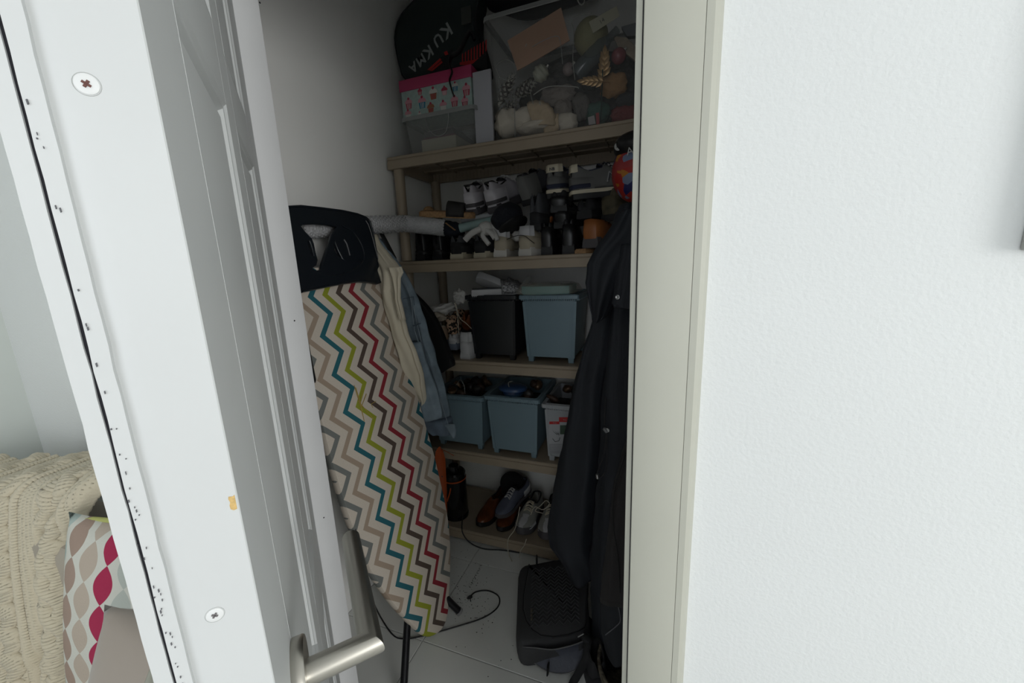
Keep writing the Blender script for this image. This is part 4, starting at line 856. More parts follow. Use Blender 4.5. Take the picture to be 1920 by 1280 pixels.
def leafspray(x, y, Y, ang, label, n=5, s=.02):
    t = thing('gold_leaf_spray', label, 'ornament', at(x, y, Y=Y), (0, math.radians(ang), 0))
    tube('stem', [(0, 0, -.07), (0, 0, .035)], .0012, M_gold, t, 6)
    for i in range(n):
        for sgn in (-1, 1):
            if i == n-1 and sgn == 1: continue
            a_ = sgn*(.75-.12*i) if i < n-1 else 0
            bm = bmesh.new(); R = []
            for tt in (0, .25, .5, .75, 1):
                w_ = s*.28*math.sin(math.pi*min(.98, tt+.03)); c = Vector((math.sin(a_)*s*tt*1.15, 0, math.cos(a_)*s*tt*1.15)); sd = Vector((math.cos(a_), 0, -math.sin(a_)))
                R.append([c-sd*w_, c+Vector((0, -.003, 0))*math.sin(math.pi*tt), c+sd*w_, c+Vector((0, .002, 0))])
            add_loft(bm, R); o = obj('leaf', bm, M_gold, t, .9); o.location = (0, -.001, -.045+.016*i+.01)
    return t
leafspray(1133, 122, 1.56, 2, 'upright gold leaf spray standing in the clear tub', 5, .030)
leafspray(1112, 152, 1.555, -80, 'gold leaf spray lying sideways in the clear tub', 5, .026)
tube('stem_tmp', [Vector((0, 0, 0)), Vector((0, 0, .1))], .001, M_gold).name = 'dark_stick'
o = bpy.data.objects['dark_stick']; bpy.data.objects.remove(o)
p0 = at(1130, 130, Y=1.557); p1 = at(1126, 228, Y=1.557)
o = tube('green_stick', [Vector((0, 0, 0)), p1-p0], .0022, mat('dark_green_stick', (.006, .03, .022), .5)); o.location = p0; tag(o, 'thin dark green stick standing below the gold leaves', 'stick')
M_wire = mat('pale_string', (.34, .34, .31), .6)
cord('string_loop', 'pale string loop above the silvery pine cones in the tub', [T(938, 150, 1.55), T(930, 125, 1.55), T(945, 112, 1.55), T(962, 118, 1.55), T(966, 140, 1.55), T(950, 150, 1.55), T(936, 145, 1.55), T(934, 165, 1.55)], .0013, M_wire, 'string')
cord('string_loop', 'pale wire curving beside the olive husk in the tub', [T(1078, 150, 1.56), T(1074, 110, 1.56), T(1076, 60, 1.56), T(1072, 40, 1.56), T(1085, 28, 1.56), T(1110, 25, 1.56)], .0012, M_wire, 'string')
cord('string_loop', 'thin looped string above the cream seashell', [T(1005, 152, 1.55), T(995, 170, 1.55), T(1000, 195, 1.55), T(1008, 205, 1.55), T(1012, 190, 1.55), T(1015, 205, 1.55)], .0012, M_wire, 'string')
cord('plastic_strap', 'pale curved plastic strip crossing the middle of the clear tub', [T(1000, 178, 1.55), T(1020, 165, 1.55), T(1045, 161, 1.55), T(1080, 163, 1.55), T(1085, 166, 1.55)], .0016, M_wire, 'strap')
cord('wire_handle', 'pale bent wire loop at the top edge of the clear tub', [T(1080, -8, 1.54), T(1086, 6, 1.535), T(1093, 8, 1.535), T(1098, -6, 1.54)], .0022, M_wire, 'wire')
# dark stuff piled above / behind the tub
o = blob('dark_fabric_bundle', (0, 0, 0), (.30, .12, .10), mat('soft_black_fabric', (.008, .008, .010), .9, bump=(15, .4, .01)), None, (0, 0, 0), .2, 6, 4, 5); o.location = at(1040, -40, Y=1.74); tag(o, 'soft black fabric bundle behind the top of the clear tub', 'bag')
# ================================================================ SECOND SHELF extras
M_bub = mat('bubble_wrap', (.48, .48, .49), .16, bump=(110, 1.0, .006), var=.10, vscale=60)
r0 = at(560, 428, X=-1.085); r1 = at(760, 419, Y=1.49); r2 = at(833, 427, Y=1.545)
rl = thing('bubble_wrap_roll', 'grey bubble wrap roll bridging from the ironing board to the shelf', 'roll', r1)
bm = bmesh.new()
def rollpt(t): return (r0*(1-t)+r1*t) if t <= 1 else (r1*(2-t)+r2*(t-1))
pts = [rollpt(i/12)-r1 for i in range(25)]
add_tube(bm, pts, .033, 28); ro = obj('roll', bm, M_bub, rl, .7)
bm = bmesh.new(); 
for i in range(90):
    k = i/89*2; c = rollpt(k)-r1; t_ = (rollpt(min(2, k+.02))-rollpt(max(0, k-.02))).normalized(); s_ = t_.cross(Vector((0, 0, 1))).normalized(); u_ = s_.cross(t_)
    for j in range(16):
        a_ = 2*math.pi*(j+.5*(i % 2))/16
        n_ = s_*math.cos(a_)+u_*math.sin(a_); e1 = t_; e2 = n_.cross(t_)
        q = .0052; cc_ = c+n_*.0325; top = bm.verts.new(cc_+n_*.0045)
        rg_ = [bm.verts.new(cc_+(e1*math.cos(b2)+e2*math.sin(b2))*q) for b2 in [2*math.pi*m_/6 for m_ in range(6)]]
        for m_ in range(6): bm.faces.new((rg_[m_], rg_[(m_+1) % 6], top))
stuff(obj('bubbles', bm, M_bub, rl, 3.14))
M_teal = mat('teal_roll', (.25, .36, .35), .3); M_wr = mat('silvery_wrap', (.34, .36, .38), .3)
def roll(name, label, a_, b2, r, m, mend):
    o = thing(name, label, 'roll', a_); lathe('roll_body', [(r*.3, 0), (r, .001), (r, (b2-a_).length-.001), (r*.3, (b2-a_).length)], m, o, 20, (0, 0, 0), (b2-a_)); return o
roll('paper_roll', 'pale teal roll across the second shelf below the white running shoes', at(862, 428, Y=1.555), at(950, 408, Y=1.60), .019, M_teal, M_teal)
roll('paper_roll', 'silvery grey wrapped roll on top of the pale teal roll', at(865, 413, Y=1.58), at(950, 399, Y=1.62), .013, M_wr, M_wr)
o = thing('marker_pen', 'small brown wooden stick leaning on the dark cap', 'stick', at(836, 418, Y=1.52)); tube('stick_body', [(0, 0, 0), at(853, 431, Y=1.51)-at(836, 418, Y=1.52)], .006, CK, o, 8, .4)
o = blob('beanie_hat', (0, 0, 0), (.055, .05, .035), mat('navy_cap', (.008, .011, .02), .9), None, (0, .2, 0), .3, 7, 3, 2); o.location = at(848, 430, Y=1.575); tag(o, 'crumpled dark navy cap over the charcoal sneakers', 'cap')
# knitted white glove
M_knit = mat('white_knit', (.50, .49, .47), .9, bump=(220, .8, .002))
gl = thing('glove', 'white knitted glove draped over the charcoal sneakers', 'glove', at(905, 435, Y=1.51))
gp = lambda x, y, Y=1.505: at(x, y, Y=Y)-gl.location
for pts, r in (([(925, 425, 1.53), (905, 428, 1.515), (885, 437, 1.505), (872, 450, 1.50)], .013), ([(915, 430, 1.52), (905, 440, 1.505), (912, 452, 1.498), (917, 458, 1.498)], .010), ([(925, 432, 1.52), (930, 442, 1.50), (933, 450, 1.498)], .010), ([(905, 420, 1.53), (912, 430, 1.51), (922, 438, 1.50), (928, 447, 1.50)], .011)):
    tube('finger', [gp(*q) for q in pts], r, M_knit, gl, 12, 1, 4)
blob('palm', tuple(gp(912, 428, 1.525)), (.036, .028, .028), M_knit, gl, (0, .3, 0), .12, 6, 3)
blob('cuff', tuple(gp(928, 428, 1.54)), (.028, .025, .03), M_knit, gl, (0, .2, 0), .2, 10, 3)
o = blob('tissue', (0, 0, 0), (.03, .02, .02), M_knit, None, (0, 0, 0), .5, 8, 3); o.location = at(971, 443, Y=1.58); tag(o, 'crumpled white cloth between the two beige trainers', 'cloth')
# patterned ball and black cap hanging at the right
BP = bpy.data.materials.new('colour_patches'); BP.use_nodes = True; nt = BP.node_tree; pb = nt.nodes['Principled BSDF']; tcx = nt.nodes.new('ShaderNodeTexCoord'); vo = nt.nodes.new('ShaderNodeTexVoronoi'); vo.inputs['Scale'].default_value = 34; rp = nt.nodes.new('ShaderNodeValToRGB'); rp.color_ramp.interpolation = 'CONSTANT'
sepc = nt.nodes.new('ShaderNodeSeparateColor'); nt.links.new(vo.outputs['Color'], sepc.inputs[0]); nt.links.new(sepc.outputs[0], rp.inputs[0]); nt.links.new(tcx.outputs['Object'], vo.inputs['Vector']); nt.links.new(rp.outputs[0], pb.inputs[0]); pb.inputs['Roughness'].default_value = .35
el = rp.color_ramp.elements
while len(el) < 5: el.new(.5)
for i, (c, p_) in enumerate((((.35, .02, .015), 0), ((.42, .16, .02), .4), ((.012, .015, .10), .62), ((.16, .20, .30), .76), ((.30, .03, .03), .86))): el[i].position = p_; el[i].color = (*c, 1)
bp_ = at(1199, 322, Y=1.36)
o = blob('patterned_ball', (0, 0, 0), (.085, .085, .095), BP, None, (0, 0, 0), 0, 1, 4); o.location = bp_; tag(o, 'red, orange and blue patterned ball hanging beside the door frame', 'ball')
bh = thing('black_cap', 'black printed cap hanging just above the patterned ball', 'cap', bp_+Vector((0, -.02, .070)))
blob('cap_crown', (0, 0, .0), (.078, .07, .045), mat('glossy_black', (.008, .008, .009), .3), bh, (0, 0, 0), .08, 4, 3)
p_ = at(1160, 274, Y=1.305)-bh.location
lathe('badge', [(.001, 0), (.013, 0), (.013, .002), (.001, .003)], mat('badge_white', (.34, .34, .32), .5), bh, 20, p_, (-.25, -1, .1))
for i in range(3): tube('badge_line', [p_+Vector((-.007, -.004, .004-.004*i)), p_+Vector((.007, -.0025, .006-.004*i))], .0008, M_ink, bh, 5)
text_obj('cap_letters', 'AP', .030, mat('badge_white', (.34, .34, .32), .5), bh, Matrix.Translation(at(1186, 282, Y=1.275)-bh.location) @ Matrix.Rotation(-.2, 4, 'Y') @ Matrix.Rotation(math.pi/2, 4, 'X'), .001)
tube('cap_cord', [(0, .02, .05), (.01, .03, .15)], .003, KS, bh, 6)
# ================================================================ THIRD SHELF extras
# plastic wrapped pack on the blue bin
zp3 = z3+h2+.003
pk = thing('wrapped_pack', 'teal cloth pack in clear plastic lying on the blue bin', 'pack', (at(1030, 545, Y=1.60).x, 1.56, zp3))
bm = bmesh.new(); add_loft(bm, [[(x, y, z+.004*noise.noise(Vector((x*40, y*40, z)))) for x, y in [(-.10, -.03), (-.05, -.045), (0, -.05), (.06, -.045), (.10, -.03), (.10, .12), (.03, .15), (-.08, .13)]] for z in (.0, .014, .032)])
obj('folded_cloth', bm, mat('teal_cloth', (.06, .22, .22), .5), pk, .6)
bm = bmesh.new(); R = []
for z, k in ((-.001, .9), (.002, 1.08), (.006, 1.12), (.018, 1.05), (.034, .98), (.042, .8)):
    R.append([(.118*k*math.copysign(abs(math.cos(a_))**.45, math.cos(a_)), .045+.11*k*math.copysign(abs(math.sin(a_))**.45, math.sin(a_)), z+.006*noise.noise(Vector((a_*3, z*60, 1)))) for a_ in [2*math.pi*i/36 for i in range(36)]])
add_loft(bm, R); o = obj('plastic_wrap', bm, mat('wrap_film', (.75, .72, .62), .10, alpha=.25, bump=(30, 1, .01)), pk, .8)
o = flatcard('plastic_sleeve', 'thin clear plastic sleeve leaning between the sandals and the pack', 'sleeve', [(964, 556), (975, 535), (990, 517), (997, 519), (985, 545), (972, 560)], 1.60, .004, mat('sleeve_film', (.28, .28, .27), .2, alpha=.5))
# white cloth, socks over the shoes
M_sock = mat('white_cotton', (.50, .49, .47), .9, bump=(160, .5, .002))
def cloth_blob(name, label, cat, px_, Y, r, rot, m, seed):
    o = blob(name, (0, 0, 0), r, m, None, rot, .55, 6, 4, seed); o.location = at(*px_, Y=Y); return tag(o, label, cat)
cloth_blob('white_cloth', 'crumpled white cloth on the shoes left of the black bin', 'cloth', (832, 578), 1.57, (.065, .05, .022), (0, -.15, 0), M_sock, 3)
cloth_blob('white_cloth', 'white sock bunched against the corner of the black bin', 'sock', (862, 556), 1.57, (.030, .03, .030), (0, -.5, 0), M_sock, 8)
cloth_blob('white_cloth', 'beige sock tucked under the crumpled white cloth', 'sock', (826, 592), 1.56, (.045, .04, .020), (0, .2, 0), mat('beige_sock', (.36, .31, .25), .9), 11)
# black shoulder bag behind the jeans
P = [at(x, y, Y=1.46) for x, y in ((770, 545), (800, 575), (822, 610), (838, 650), (850, 682), (842, 690), (815, 700), (790, 650), (765, 590))]; c = sum(P, Vector())/len(P)
bg = thing('shoulder_bag', 'flat black shoulder bag hanging behind the denim jacket', 'bag', c)
L_ = cr([p-c for p in P]+[P[0]-c], 3)[:-1]; bm = bmesh.new(); add_loft(bm, [[Vector((p.x*k, y, p.z*k)) for p in L_] for y, k in ((-.012, .93), (-.006, 1), (.02, 1), (.026, .93))]); obj('bag_body', bm, mat('bag_black', (.006, .006, .007), .6), bg, .7)
tube('bag_strap', [P[0]-c, at(735, 490, Y=1.40)-c, at(712, 432, Y=1.36)-c], .010, M_bag2, bg, 8, .3)
# ================================================================ FOURTH SHELF contents
M_junk = [mat('junk_dark', (.02, .018, .016), .5), mat('junk_bronze', (.16, .10, .06), .35, .5), mat('junk_brown', (.05, .025, .015), .6), mat('junk_wire', (.20, .20, .19), .4, .4)]
def fill(bn, hb, nm, n, seed, desc):
    rnd = random.Random(seed); w2, d2 = .075, .11
    for i in range(n):
        x = bn.location.x+rnd.uniform(-w2, w2); y = bn.location.y+.04+rnd.uniform(0, d2*1.6); z = bn.location.z+hb-.018+rnd.uniform(0, .03)
        o = blob(nm, (0, 0, 0), (rnd.uniform(.015, .035), rnd.uniform(.015, .035), rnd.uniform(.012, .028)), M_junk[i % 3], None, (rnd.random()*3, rnd.random()*3, 0), .3, 8, 2, i)
        o.location = (x, y, z); tag(o, desc, 'oddment', desc)
    bm = bmesh.new(); add_box(bm, -w2-.005, w2+.005, 0, .2, 0, .02); o = obj('dark_cloth_lining', bm, M_junk[0]); o.location = (bn.location.x, bn.location.y+.03, bn.location.z+hb-.075); tag(o, 'dark cloth under the '+desc, 'cloth')
fill(b3, h3, 'dark_oddment', 16, 3, 'dark bronze oddments heaped in the bin behind the denim jacket')
fill(b4, h4, 'dark_oddment', 10, 4, 'dark oddments heaped in the blue bin under the goggles case')
fill(b5, h5, 'dark_oddment', 6, 5, 'dark oddments inside the light grey labelled bin')
fill(b1, h1, 'dark_oddment', 4, 6, 'dark oddments under the silver slippers in the black bin')
def bow(name, label, pts, r, m): return cord(name, label, pts, r, m, 'wire')
bow('metal_hoop', 'thin bronze hoop rising from the bin behind the denim jacket', [at(855, 722, Y=1.55), at(863, 712, Y=1.55), at(870, 722, Y=1.55), at(872, 738, Y=1.55)], .0015, M_junk[3])
p_ = at(848, 734, Y=1.54); o = lathe('gold_tin', [(.001, 0), (.02, 0), (.021, .004), (.021, .014), (.001, .016)], M_junk[1], None, 24); o.location = p_; o.rotation_euler = (.2, .1, 0); tag(o, 'small bronze tin lid on the left blue bin', 'tin')
gc = thing('goggles_case', 'glossy navy blue oval case resting on the front edge of the blue bin', 'case', at(955, 742, Y=1.50))
M_nb = mat('navy_gloss', (.012, .03, .085), .25); M_nb2 = mat('navy_rim', (.03, .065, .15), .3)
bm = bmesh.new(); add_loft(bm, [[(.058*k*math.cos(a_), .05+.045*k*math.sin(a_), z) for a_ in [2*math.pi*i/32 for i in range(32)]] for z, k in ((-.014, .5), (-.010, .78), (.004, .92), (.006, .92))]); obj('case_bottom', bm, mat('blue_clear', (.02, .05, .09), .2), gc, .8)
bm = bmesh.new(); add_loft(bm, [[(.06*k*math.cos(a_), .05+.047*k*math.sin(a_), z) for a_ in [2*math.pi*i/32 for i in range(32)]] for z, k in ((.014, .96), (.015, 1.08), (.022, 1.1), (.028, 1.02), (.034, .8), (.036, .3))]); obj('case_lid', bm, M_nb2, gc, .8)
tube('case_tab', [(-.006, .02, .03), (-.008, .015, .055), (.01, .02, .062)], .0022, M_junk[3], gc, 6, 1, 3)
lathe('case_middle', [(.05, .004), (.052, .015), (.001, .016)], M_nb, gc, 24, (0, .05, 0))
# ================================================================ BOTTOM SHELF extras
pc = Vector((at(858, 975, Y=1.60).x, 1.60, z5+.001))
flk = thing('vacuum_flask', 'glossy black cylindrical appliance with a thin orange ring', 'appliance', pc)
hF = at(860, 902, Y=1.56).z-z5; M_gb = mat('gloss_black', (.006, .006, .007), .15)
lathe('body', [(.001, 0), (.055, 0), (.060, .006), (.060, hF-.004), (.001, hF-.002)], M_gb, flk, 40)
lathe('orange_ring', [(.0598, hF-.012), (.0612, hF-.011), (.0612, hF-.005), (.0598, hF-.004)], mat('orange_plastic', (.45, .075, .01), .35), flk, 40)
lathe('lid', [(.058, hF-.004), (.059, hF+.022), (.052, hF+.030), (.028, hF+.032), (.026, hF+.06), (.001, hF+.062)], M_gb, flk, 36)
lathe('base_ring', [(.062, .0), (.063, .012), (.060, .014)], M_gb, flk, 36)
# orange shoehorn
sh_ = thing('shoehorn', 'long orange shoehorn hanging beside the board and the flask', 'shoehorn', at(822, 885, Y=1.40))
M_or = mat('orange_plastic', (.45, .075, .01), .35)
bm = bmesh.new(); R = []
for x0, x1, y in ((822, 826, 838), (817, 831, 846), (815, 835, 860), (817, 836, 880), (820, 837, 900), (825, 838, 920), (830, 838, 935), (834, 838, 955), (835, 837, 1000)):
    a_ = at(x0, y, Y=1.40)-sh_.location; b2 = at(x1, y, Y=1.40)-sh_.location; mD = (a_+b2)/2
    R.append([a_, mD+Vector((0, .008, 0)), b2, mD+Vector((0, .012, 0))])
add_loft(bm, R); obj('blade', bm, M_or, sh_, .9)
tube('hang_cord', [at(829, 848, Y=1.40)-sh_.location, at(829, 842, Y=1.44)-sh_.location, Vector((at(829, 842, Y=1.40).x, 1.4985, SZ[3]-.03))-sh_.location], .0015, M_or, sh_, 6)
lathe('hang_hole', [(.001, 0), (.003, 0), (.003, .001), (.001, .001)], KS, sh_, 10, at(829, 893, Y=1.395)-sh_.location, (0, -1, 0))
tube('edge_trim', [at(838, 940, Y=1.40)-sh_.location, at(843, 925, Y=1.42)-sh_.location, at(845, 915, Y=1.43)-sh_.location], .004, M_or, sh_, 6, .4)
# round black pan-like hat against the back wall
hat = thing('round_hat', 'round black hat propped against the back wall over the shoes', 'hat', at(962, 908, Y=1.78))
blob('crown', (0, 0, 0), (.074, .050, .074), mat('black_felt', (.006, .006, .007), .9), hat, (0, 0, 0), .04, 3, 4)
blob('brim', (.02, -.01, -.066), (.092, .05, .018), mat('black_felt', (.006, .006, .007), .9), hat, (0, .3, 0), .1, 3, 3)
lathe('button', [(.001, 0), (.004, 0), (.004, .002), (.001, .003)], M_junk[3], hat, 10, (.0, -.044, .01), (0, -1, 0))
# black cable from the flask over the floor
cord('power_cable', 'thin black cable running off the bottom shelf in front of the flask', [at(868, 965, Y=1.56), at(866, 985, Y=1.51), at(868, 1000, Y=1.49), at(880, 1016, Y=1.482), at(905, 1028, Z=.006), at(940, 1031, Z=.004), at(975, 1036, Z=.004)], .0028, KS, 'cable')
cord('floor_cable', 'thin black cable looping across the tiles under the board tip', [at(626, 860, Y=.86), at(650, 930, Y=.84), at(668, 1000, Y=.82), at(685, 1080, Y=.82), at(705, 1140, Z=.06), at(735, 1188, Z=.004), at(760, 1197, Z=.004), at(800, 1190, Z=.004), at(850, 1176, Z=.004), at(905, 1158, Z=.004), at(933, 1138, Z=.004), at(935, 1118, Z=.004), at(915, 1107, Z=.004), at(893, 1109, Z=.005), at(882, 1117, Z=.006)], .0027, KS, 'cable')
pg = thing('cable_plug', 'small black plug at the end of the floor cable', 'plug', at(881, 1119, Z=.008)); blob('plug_body', (0, 0, 0), (.012, .007, .006), KS, pg, (0, 0, .6), .1, 5, 2); tube('plug_pin', [(.006, -.008, 0), (.012, -.016, -.003)], .0016, KS, pg, 6)
# crumbs of dark dirt on the tiles
rnd = random.Random(5); bm = bmesh.new()
spots = [(rnd.gauss(868, 22), rnd.gauss(1090, 30)) for _ in range(110)]+[(903-22*t_+rnd.gauss(0, 1.2), 1058+42*t_+rnd.gauss(0, 1.2)) for t_ in [i/70 for i in range(70)]]+[(rnd.gauss(905, 14), rnd.gauss(1150, 22)) for _ in range(35)]+[(rnd.uniform(840, 1000), rnd.uniform(1210, 1275)) for _ in range(10)]+[(rnd.gauss(876, 6), rnd.gauss(1120, 6)) for _ in range(30)]
for x, y in spots:
    if x < 846: continue
    p = at(x, y, Z=.0002); s_ = rnd.uniform(.0008, .0028)
    vs = [bm.verts.new(p+Vector((math.cos(a_)*s_*rnd.uniform(.4, 1.3), math.sin(a_)*s_*rnd.uniform(.4, 1.3), 0))) for a_ in (0, 1.3, 2.5, 3.8, 5)]
    tp = bm.verts.new(p+Vector((0, 0, s_*.6)))
    for i in range(5): bm.faces.new((vs[i], vs[(i+1) % 5], tp))
o = obj('floor_crumbs', bm, mat('dark_crumbs', (.02, .02, .02), .9)); stuff(o); tag(o, 'dark dirt crumbs scattered on the grey closet tiles', 'dirt')
# ================================================================ HANGING CLOTHES
def garment(name, m, parent, levels, Y, dep, folds=7, amp=.22, seed=0, n=56, sub=4, wob=.006, origin=Vector()):
    """levels: (pixel y, left x, right x[, extra Y]); a closed hanging tube of cloth with folds"""
    L = []
    for a, b in zip(levels, levels[1:]):
        for j in range(sub):
            t = j/sub; L.append([a[i]*(1-t)+b[i]*t for i in range(len(a))])
    L.append(list(levels[-1])); bm = bmesh.new(); R = []
    for li, l in enumerate(L):
        yy = Y+(l[3] if len(l) > 3 else 0); A = at(l[1], l[0], Y=yy); B = at(l[2], l[0], Y=yy); mid = (A+B)/2; ax = (B-A)/2
        ring = []
        for k in range(n):
            a = 2*math.pi*k/n; ca, sa = math.cos(a), math.sin(a)
            f = 1+amp*math.sin(folds*a+seed+li*.10+1.1*noise.noise(Vector((li*.11, seed, 0))))+amp*.5*math.sin((folds*2+1)*a+seed*2-li*.13)
            p = mid+ax*math.copysign(abs(ca)**.75, ca)+Vector((0, dep*sa*f, 0))
            w_ = Vector((noise.noise(p*14+Vector((seed, 0, 0))), noise.noise(p*14+Vector((0, seed, 5))), noise.noise(p*14+Vector((0, 9, seed)))))
            ring.append(p+w_*wob-origin)
        R.append(ring)
    add_loft(bm, R); return obj(name, bm, m, parent, 3.14)
M_navy = mat('navy_shell_fabric', (.0055, .0075, .012), .75, bump=(260, .2), var=.15, vscale=6); M_navy2 = mat('navy_lining', (.005, .0065, .010), .8)
M_brn = mat('dark_brown_wool', (.013, .011, .011), .9, bump=(300, .3)); M_ni = mat('nickel', (.4, .4, .4), .3, 1)
c0 = at(1150, 460, Y=1.18)
ct = thing('coat', 'long navy coat with hood and drawcord toggles hanging beside the door frame', 'coat', c0)
garment('coat_sleeve', M_navy, ct, [(385, 1165, 1215), (430, 1145, 1200), (470, 1118, 1190), (530, 1108, 1175), (600, 1112, 1165), (650, 1095, 1152), (700, 1081, 1140), (760, 1070, 1132), (820, 1058, 1130), (880, 1045, 1126), (930, 1036, 1122), (985, 1028, 1117), (1015, 1032, 1116), (1042, 1050, 1120), (1060, 1060, 1124), (1072, 1068, 1124)], 1.22, .06, 3, .14, 1, origin=c0)
garment('coat_front', M_navy, ct, [(385, 1185, 1260), (470, 1160, 1260), (560, 1150, 1260), (650, 1140, 1255), (740, 1128, 1255), (820, 1126, 1250), (900, 1120, 1250), (960, 1114, 1240), (1040, 1106, 1235), (1100, 1108, 1225), (1180, 1110, 1215), (1245, 1114, 1200)], 1.15, .055, 3, .20, 4, origin=c0)
hood = garment('hood', M_navy, ct, [(395, 1165, 1260), (430, 1140, 1260), (460, 1120, 1230), (495, 1101, 1190), (530, 1098, 1170), (565, 1105, 1150), (590, 1112, 1138), (600, 1118, 1128)], 1.10, .05, 5, .15, 7, origin=c0)
garment('hood_flap', M_navy, ct, [(455, 1165, 1260), (500, 1155, 1255), (540, 1150, 1250), (568, 1146, 1250), (577, 1150, 1248)], 1.045, .022, 5, .2, 2, origin=c0)
q = at(1158, 557, Y=1.018)-c0
lathe('snap_button', [(.001, 0), (.0055, 0), (.006, .002), (.004, .003), (.001, .002)], M_ni, ct, 20, q, (-.3, -1, .1))
tube('drawcord', [at(x, y, Y=1.05)-c0 for x, y in ((1136, 745), (1134, 790), (1137, 810), (1133, 850), (1122, 880), (1118, 893))], .0018, KS, ct, 6, 1, 4)
tube('drawcord', [at(x, y, Y=1.05)-c0 for x, y in ((1137, 812), (1138, 860), (1134, 885), (1122, 897))], .0018, KS, ct, 6, 1, 4)
for pts in (((1132, 802), (1141, 813)), ((1120, 888), (1121, 897))):
    lathe('toggle', [(.003, 0), (.0055, .002), (.0055, .014), (.003, .016)], M_ni if pts[0][1] > 850 else mat('toggle_plastic', (.12, .12, .12), .3), ct, 12, at(*pts[0], Y=1.045)-c0, (at(*pts[1], Y=1.045)-at(*pts[0], Y=1.045)))
lathe('eyelet', [(.003, 0), (.006, 0), (.006, .002), (.003, .002)], M_ni, ct, 14, at(1139, 806, Y=1.044)-c0, (-.2, -1, 0))
c1 = at(1200, 640, Y=.98)
cb_ = thing('coat', 'dark brown wool coat hanging lower, next to the door frame', 'coat', c1)
garment('coat_body', M_brn, cb_, [(640, 1215, 1250), (720, 1198, 1250), (800, 1182, 1245), (850, 1166, 1245), (900, 1152, 1240), (960, 1144, 1240), (1020, 1136, 1235), (1070, 1130, 1235), (1117, 1124, 1235)], .97, .045, 4, .12, 3, wob=.003, origin=c1)
tube('front_edge', [at(x, y, Y=.93)-c1 for x, y in ((1172, 850), (1152, 920), (1149, 980), (1158, 1040), (1163, 1110))], .0022, mat('seam_dark', (.006, .006, .006), .9), cb_, 6, 1, 4)
# dark tote hanging under the brown coat, basket and boot at the floor
c2 = at(1150, 1165, Y=1.0)
tb = thing('tote_bag', 'dark tote bag with pale piping below the brown coat', 'bag', c2)
garment('tote_body', M_navy2, tb, [(1105, 1128, 1190), (1130, 1125, 1200), (1180, 1128, 1200), (1210, 1135, 1195), (1222, 1140, 1185)], 1.02, .04, 3, .08, 5, origin=c2)
tube('piping', [at(x, y, Y=.975)-c2 for x, y in ((1153, 1121), (1160, 1140), (1163, 1162), (1157, 1172), (1135, 1190))], .0014, mat('grey_piping', (.10, .10, .11), .6), tb, 6, 1, 4)
M_wick = mat('wicker', (.10, .085, .06), .8, bump=(60, 1, .01), var=.5, vscale=60)
p = at(1162, 1300, Z=.02)
bk = thing('wicker_basket', 'grey brown wicker basket at the foot of the hanging coats', 'basket', (p.x+.06, p.y+.04, 0))
bm = bmesh.new(); n = 48; R = []
for i in range(17):
    z = .004+.10*i/16; R.append([((.11+.02*i/16+.003*math.sin(k*math.pi+i*math.pi))*math.cos(2*math.pi*k/n), (.11+.02*i/16+.004*(1 if (k+i) % 2 else -1))*math.sin(2*math.pi*k/n), z) for k in range(n)])
add_loft(bm, R, True, False); o = obj('basket_weave', bm, M_wick, bk, .5); md = o.modifiers.new('s', 'SOLIDIFY'); md.thickness = .006
tube('basket_rim', [(.13*math.cos(a), .13*math.sin(a), .108) for a in [2*math.pi*k/32 for k in range(33)]], .006, M_wick, bk, 8)
lathe('basket_base', [(.001, .001), (.11, .001), (.11, .006), (.001, .006)], M_wick, bk, 32)
S('boot', 'black boot standing between the backpack and the wicker basket', 'boot', Matrix.Translation(at(1122, 1300, Z=0)) @ Matrix.Rotation(math.radians(20), 4, 'Z'), KM, KS, H=.10, W=.09, Ln=.24, high=True, heel=KM, patch_h=.4, tongue=False)
# cream shirt and denim jacket beside the board
M_cream = mat('cream_cotton', (.56, .51, .40), .85, bump=(220, .2), var=.05); M_den = mat('light_denim', (.19, .245, .29), .85, bump=(260, .4), var=.28, vscale=16); M_den2 = mat('denim_seam', (.11, .145, .19), .85, bump=(260, .4), var=.2, vscale=20)
c3 = at(745, 520, Y=1.33)
dj = thing('denim_jacket', 'faded light blue denim jacket hanging right of the ironing board', 'jacket', c3)
garment('jacket_body', M_den, dj, [(447, 690, 716), (480, 700, 738), (520, 715, 764), (560, 725, 784), (600, 735, 796), (650, 745, 812), (690, 760, 824), (730, 775, 834), (770, 790, 843), (795, 798, 846)], 1.34, .03, 4, .25, 2, wob=.007, origin=c3)
garment('jacket_sleeve', M_den, dj, [(640, 755, 790), (680, 765, 800), (720, 775, 815), (760, 785, 825), (785, 792, 832)], 1.285, .022, 3, .3, 5, wob=.008, origin=c3)
garment('waistband', M_den2, dj, [(783, 795, 847), (795, 798, 849), (806, 805, 850), (812, 812, 850)], 1.32, .034, 3, .2, 3, sub=2, wob=.004, origin=c3)
for pts in (((752, 508), (770, 560), (778, 620), (800, 680), (822, 740), (846, 812)), ((775, 575), (790, 640), (806, 700), (826, 760)), ((745, 540), (758, 600), (768, 650))):
    tube('jacket_seam', [at(x, y, Y=1.292)-c3 for x, y in pts], .0022, mat('pale_seam', (.24, .29, .33), .8), dj, 6, .6, 4)
tube('pocket_flap', [at(x, y, Y=1.288)-c3 for x, y in ((775, 611), (788, 606))], .006, M_den2, dj, 6, .5)
tube('pocket_flap', [at(x, y, Y=1.288)-c3 for x, y in ((757, 560), (775, 556), (777, 572))], .0035, M_den2, dj, 6, .5)
garment('jacket_hem_corner', M_den, dj, [(795, 832, 852), (808, 840, 855), (820, 850, 854)], 1.295, .008, 2, .2, 3, wob=.003, origin=c3)
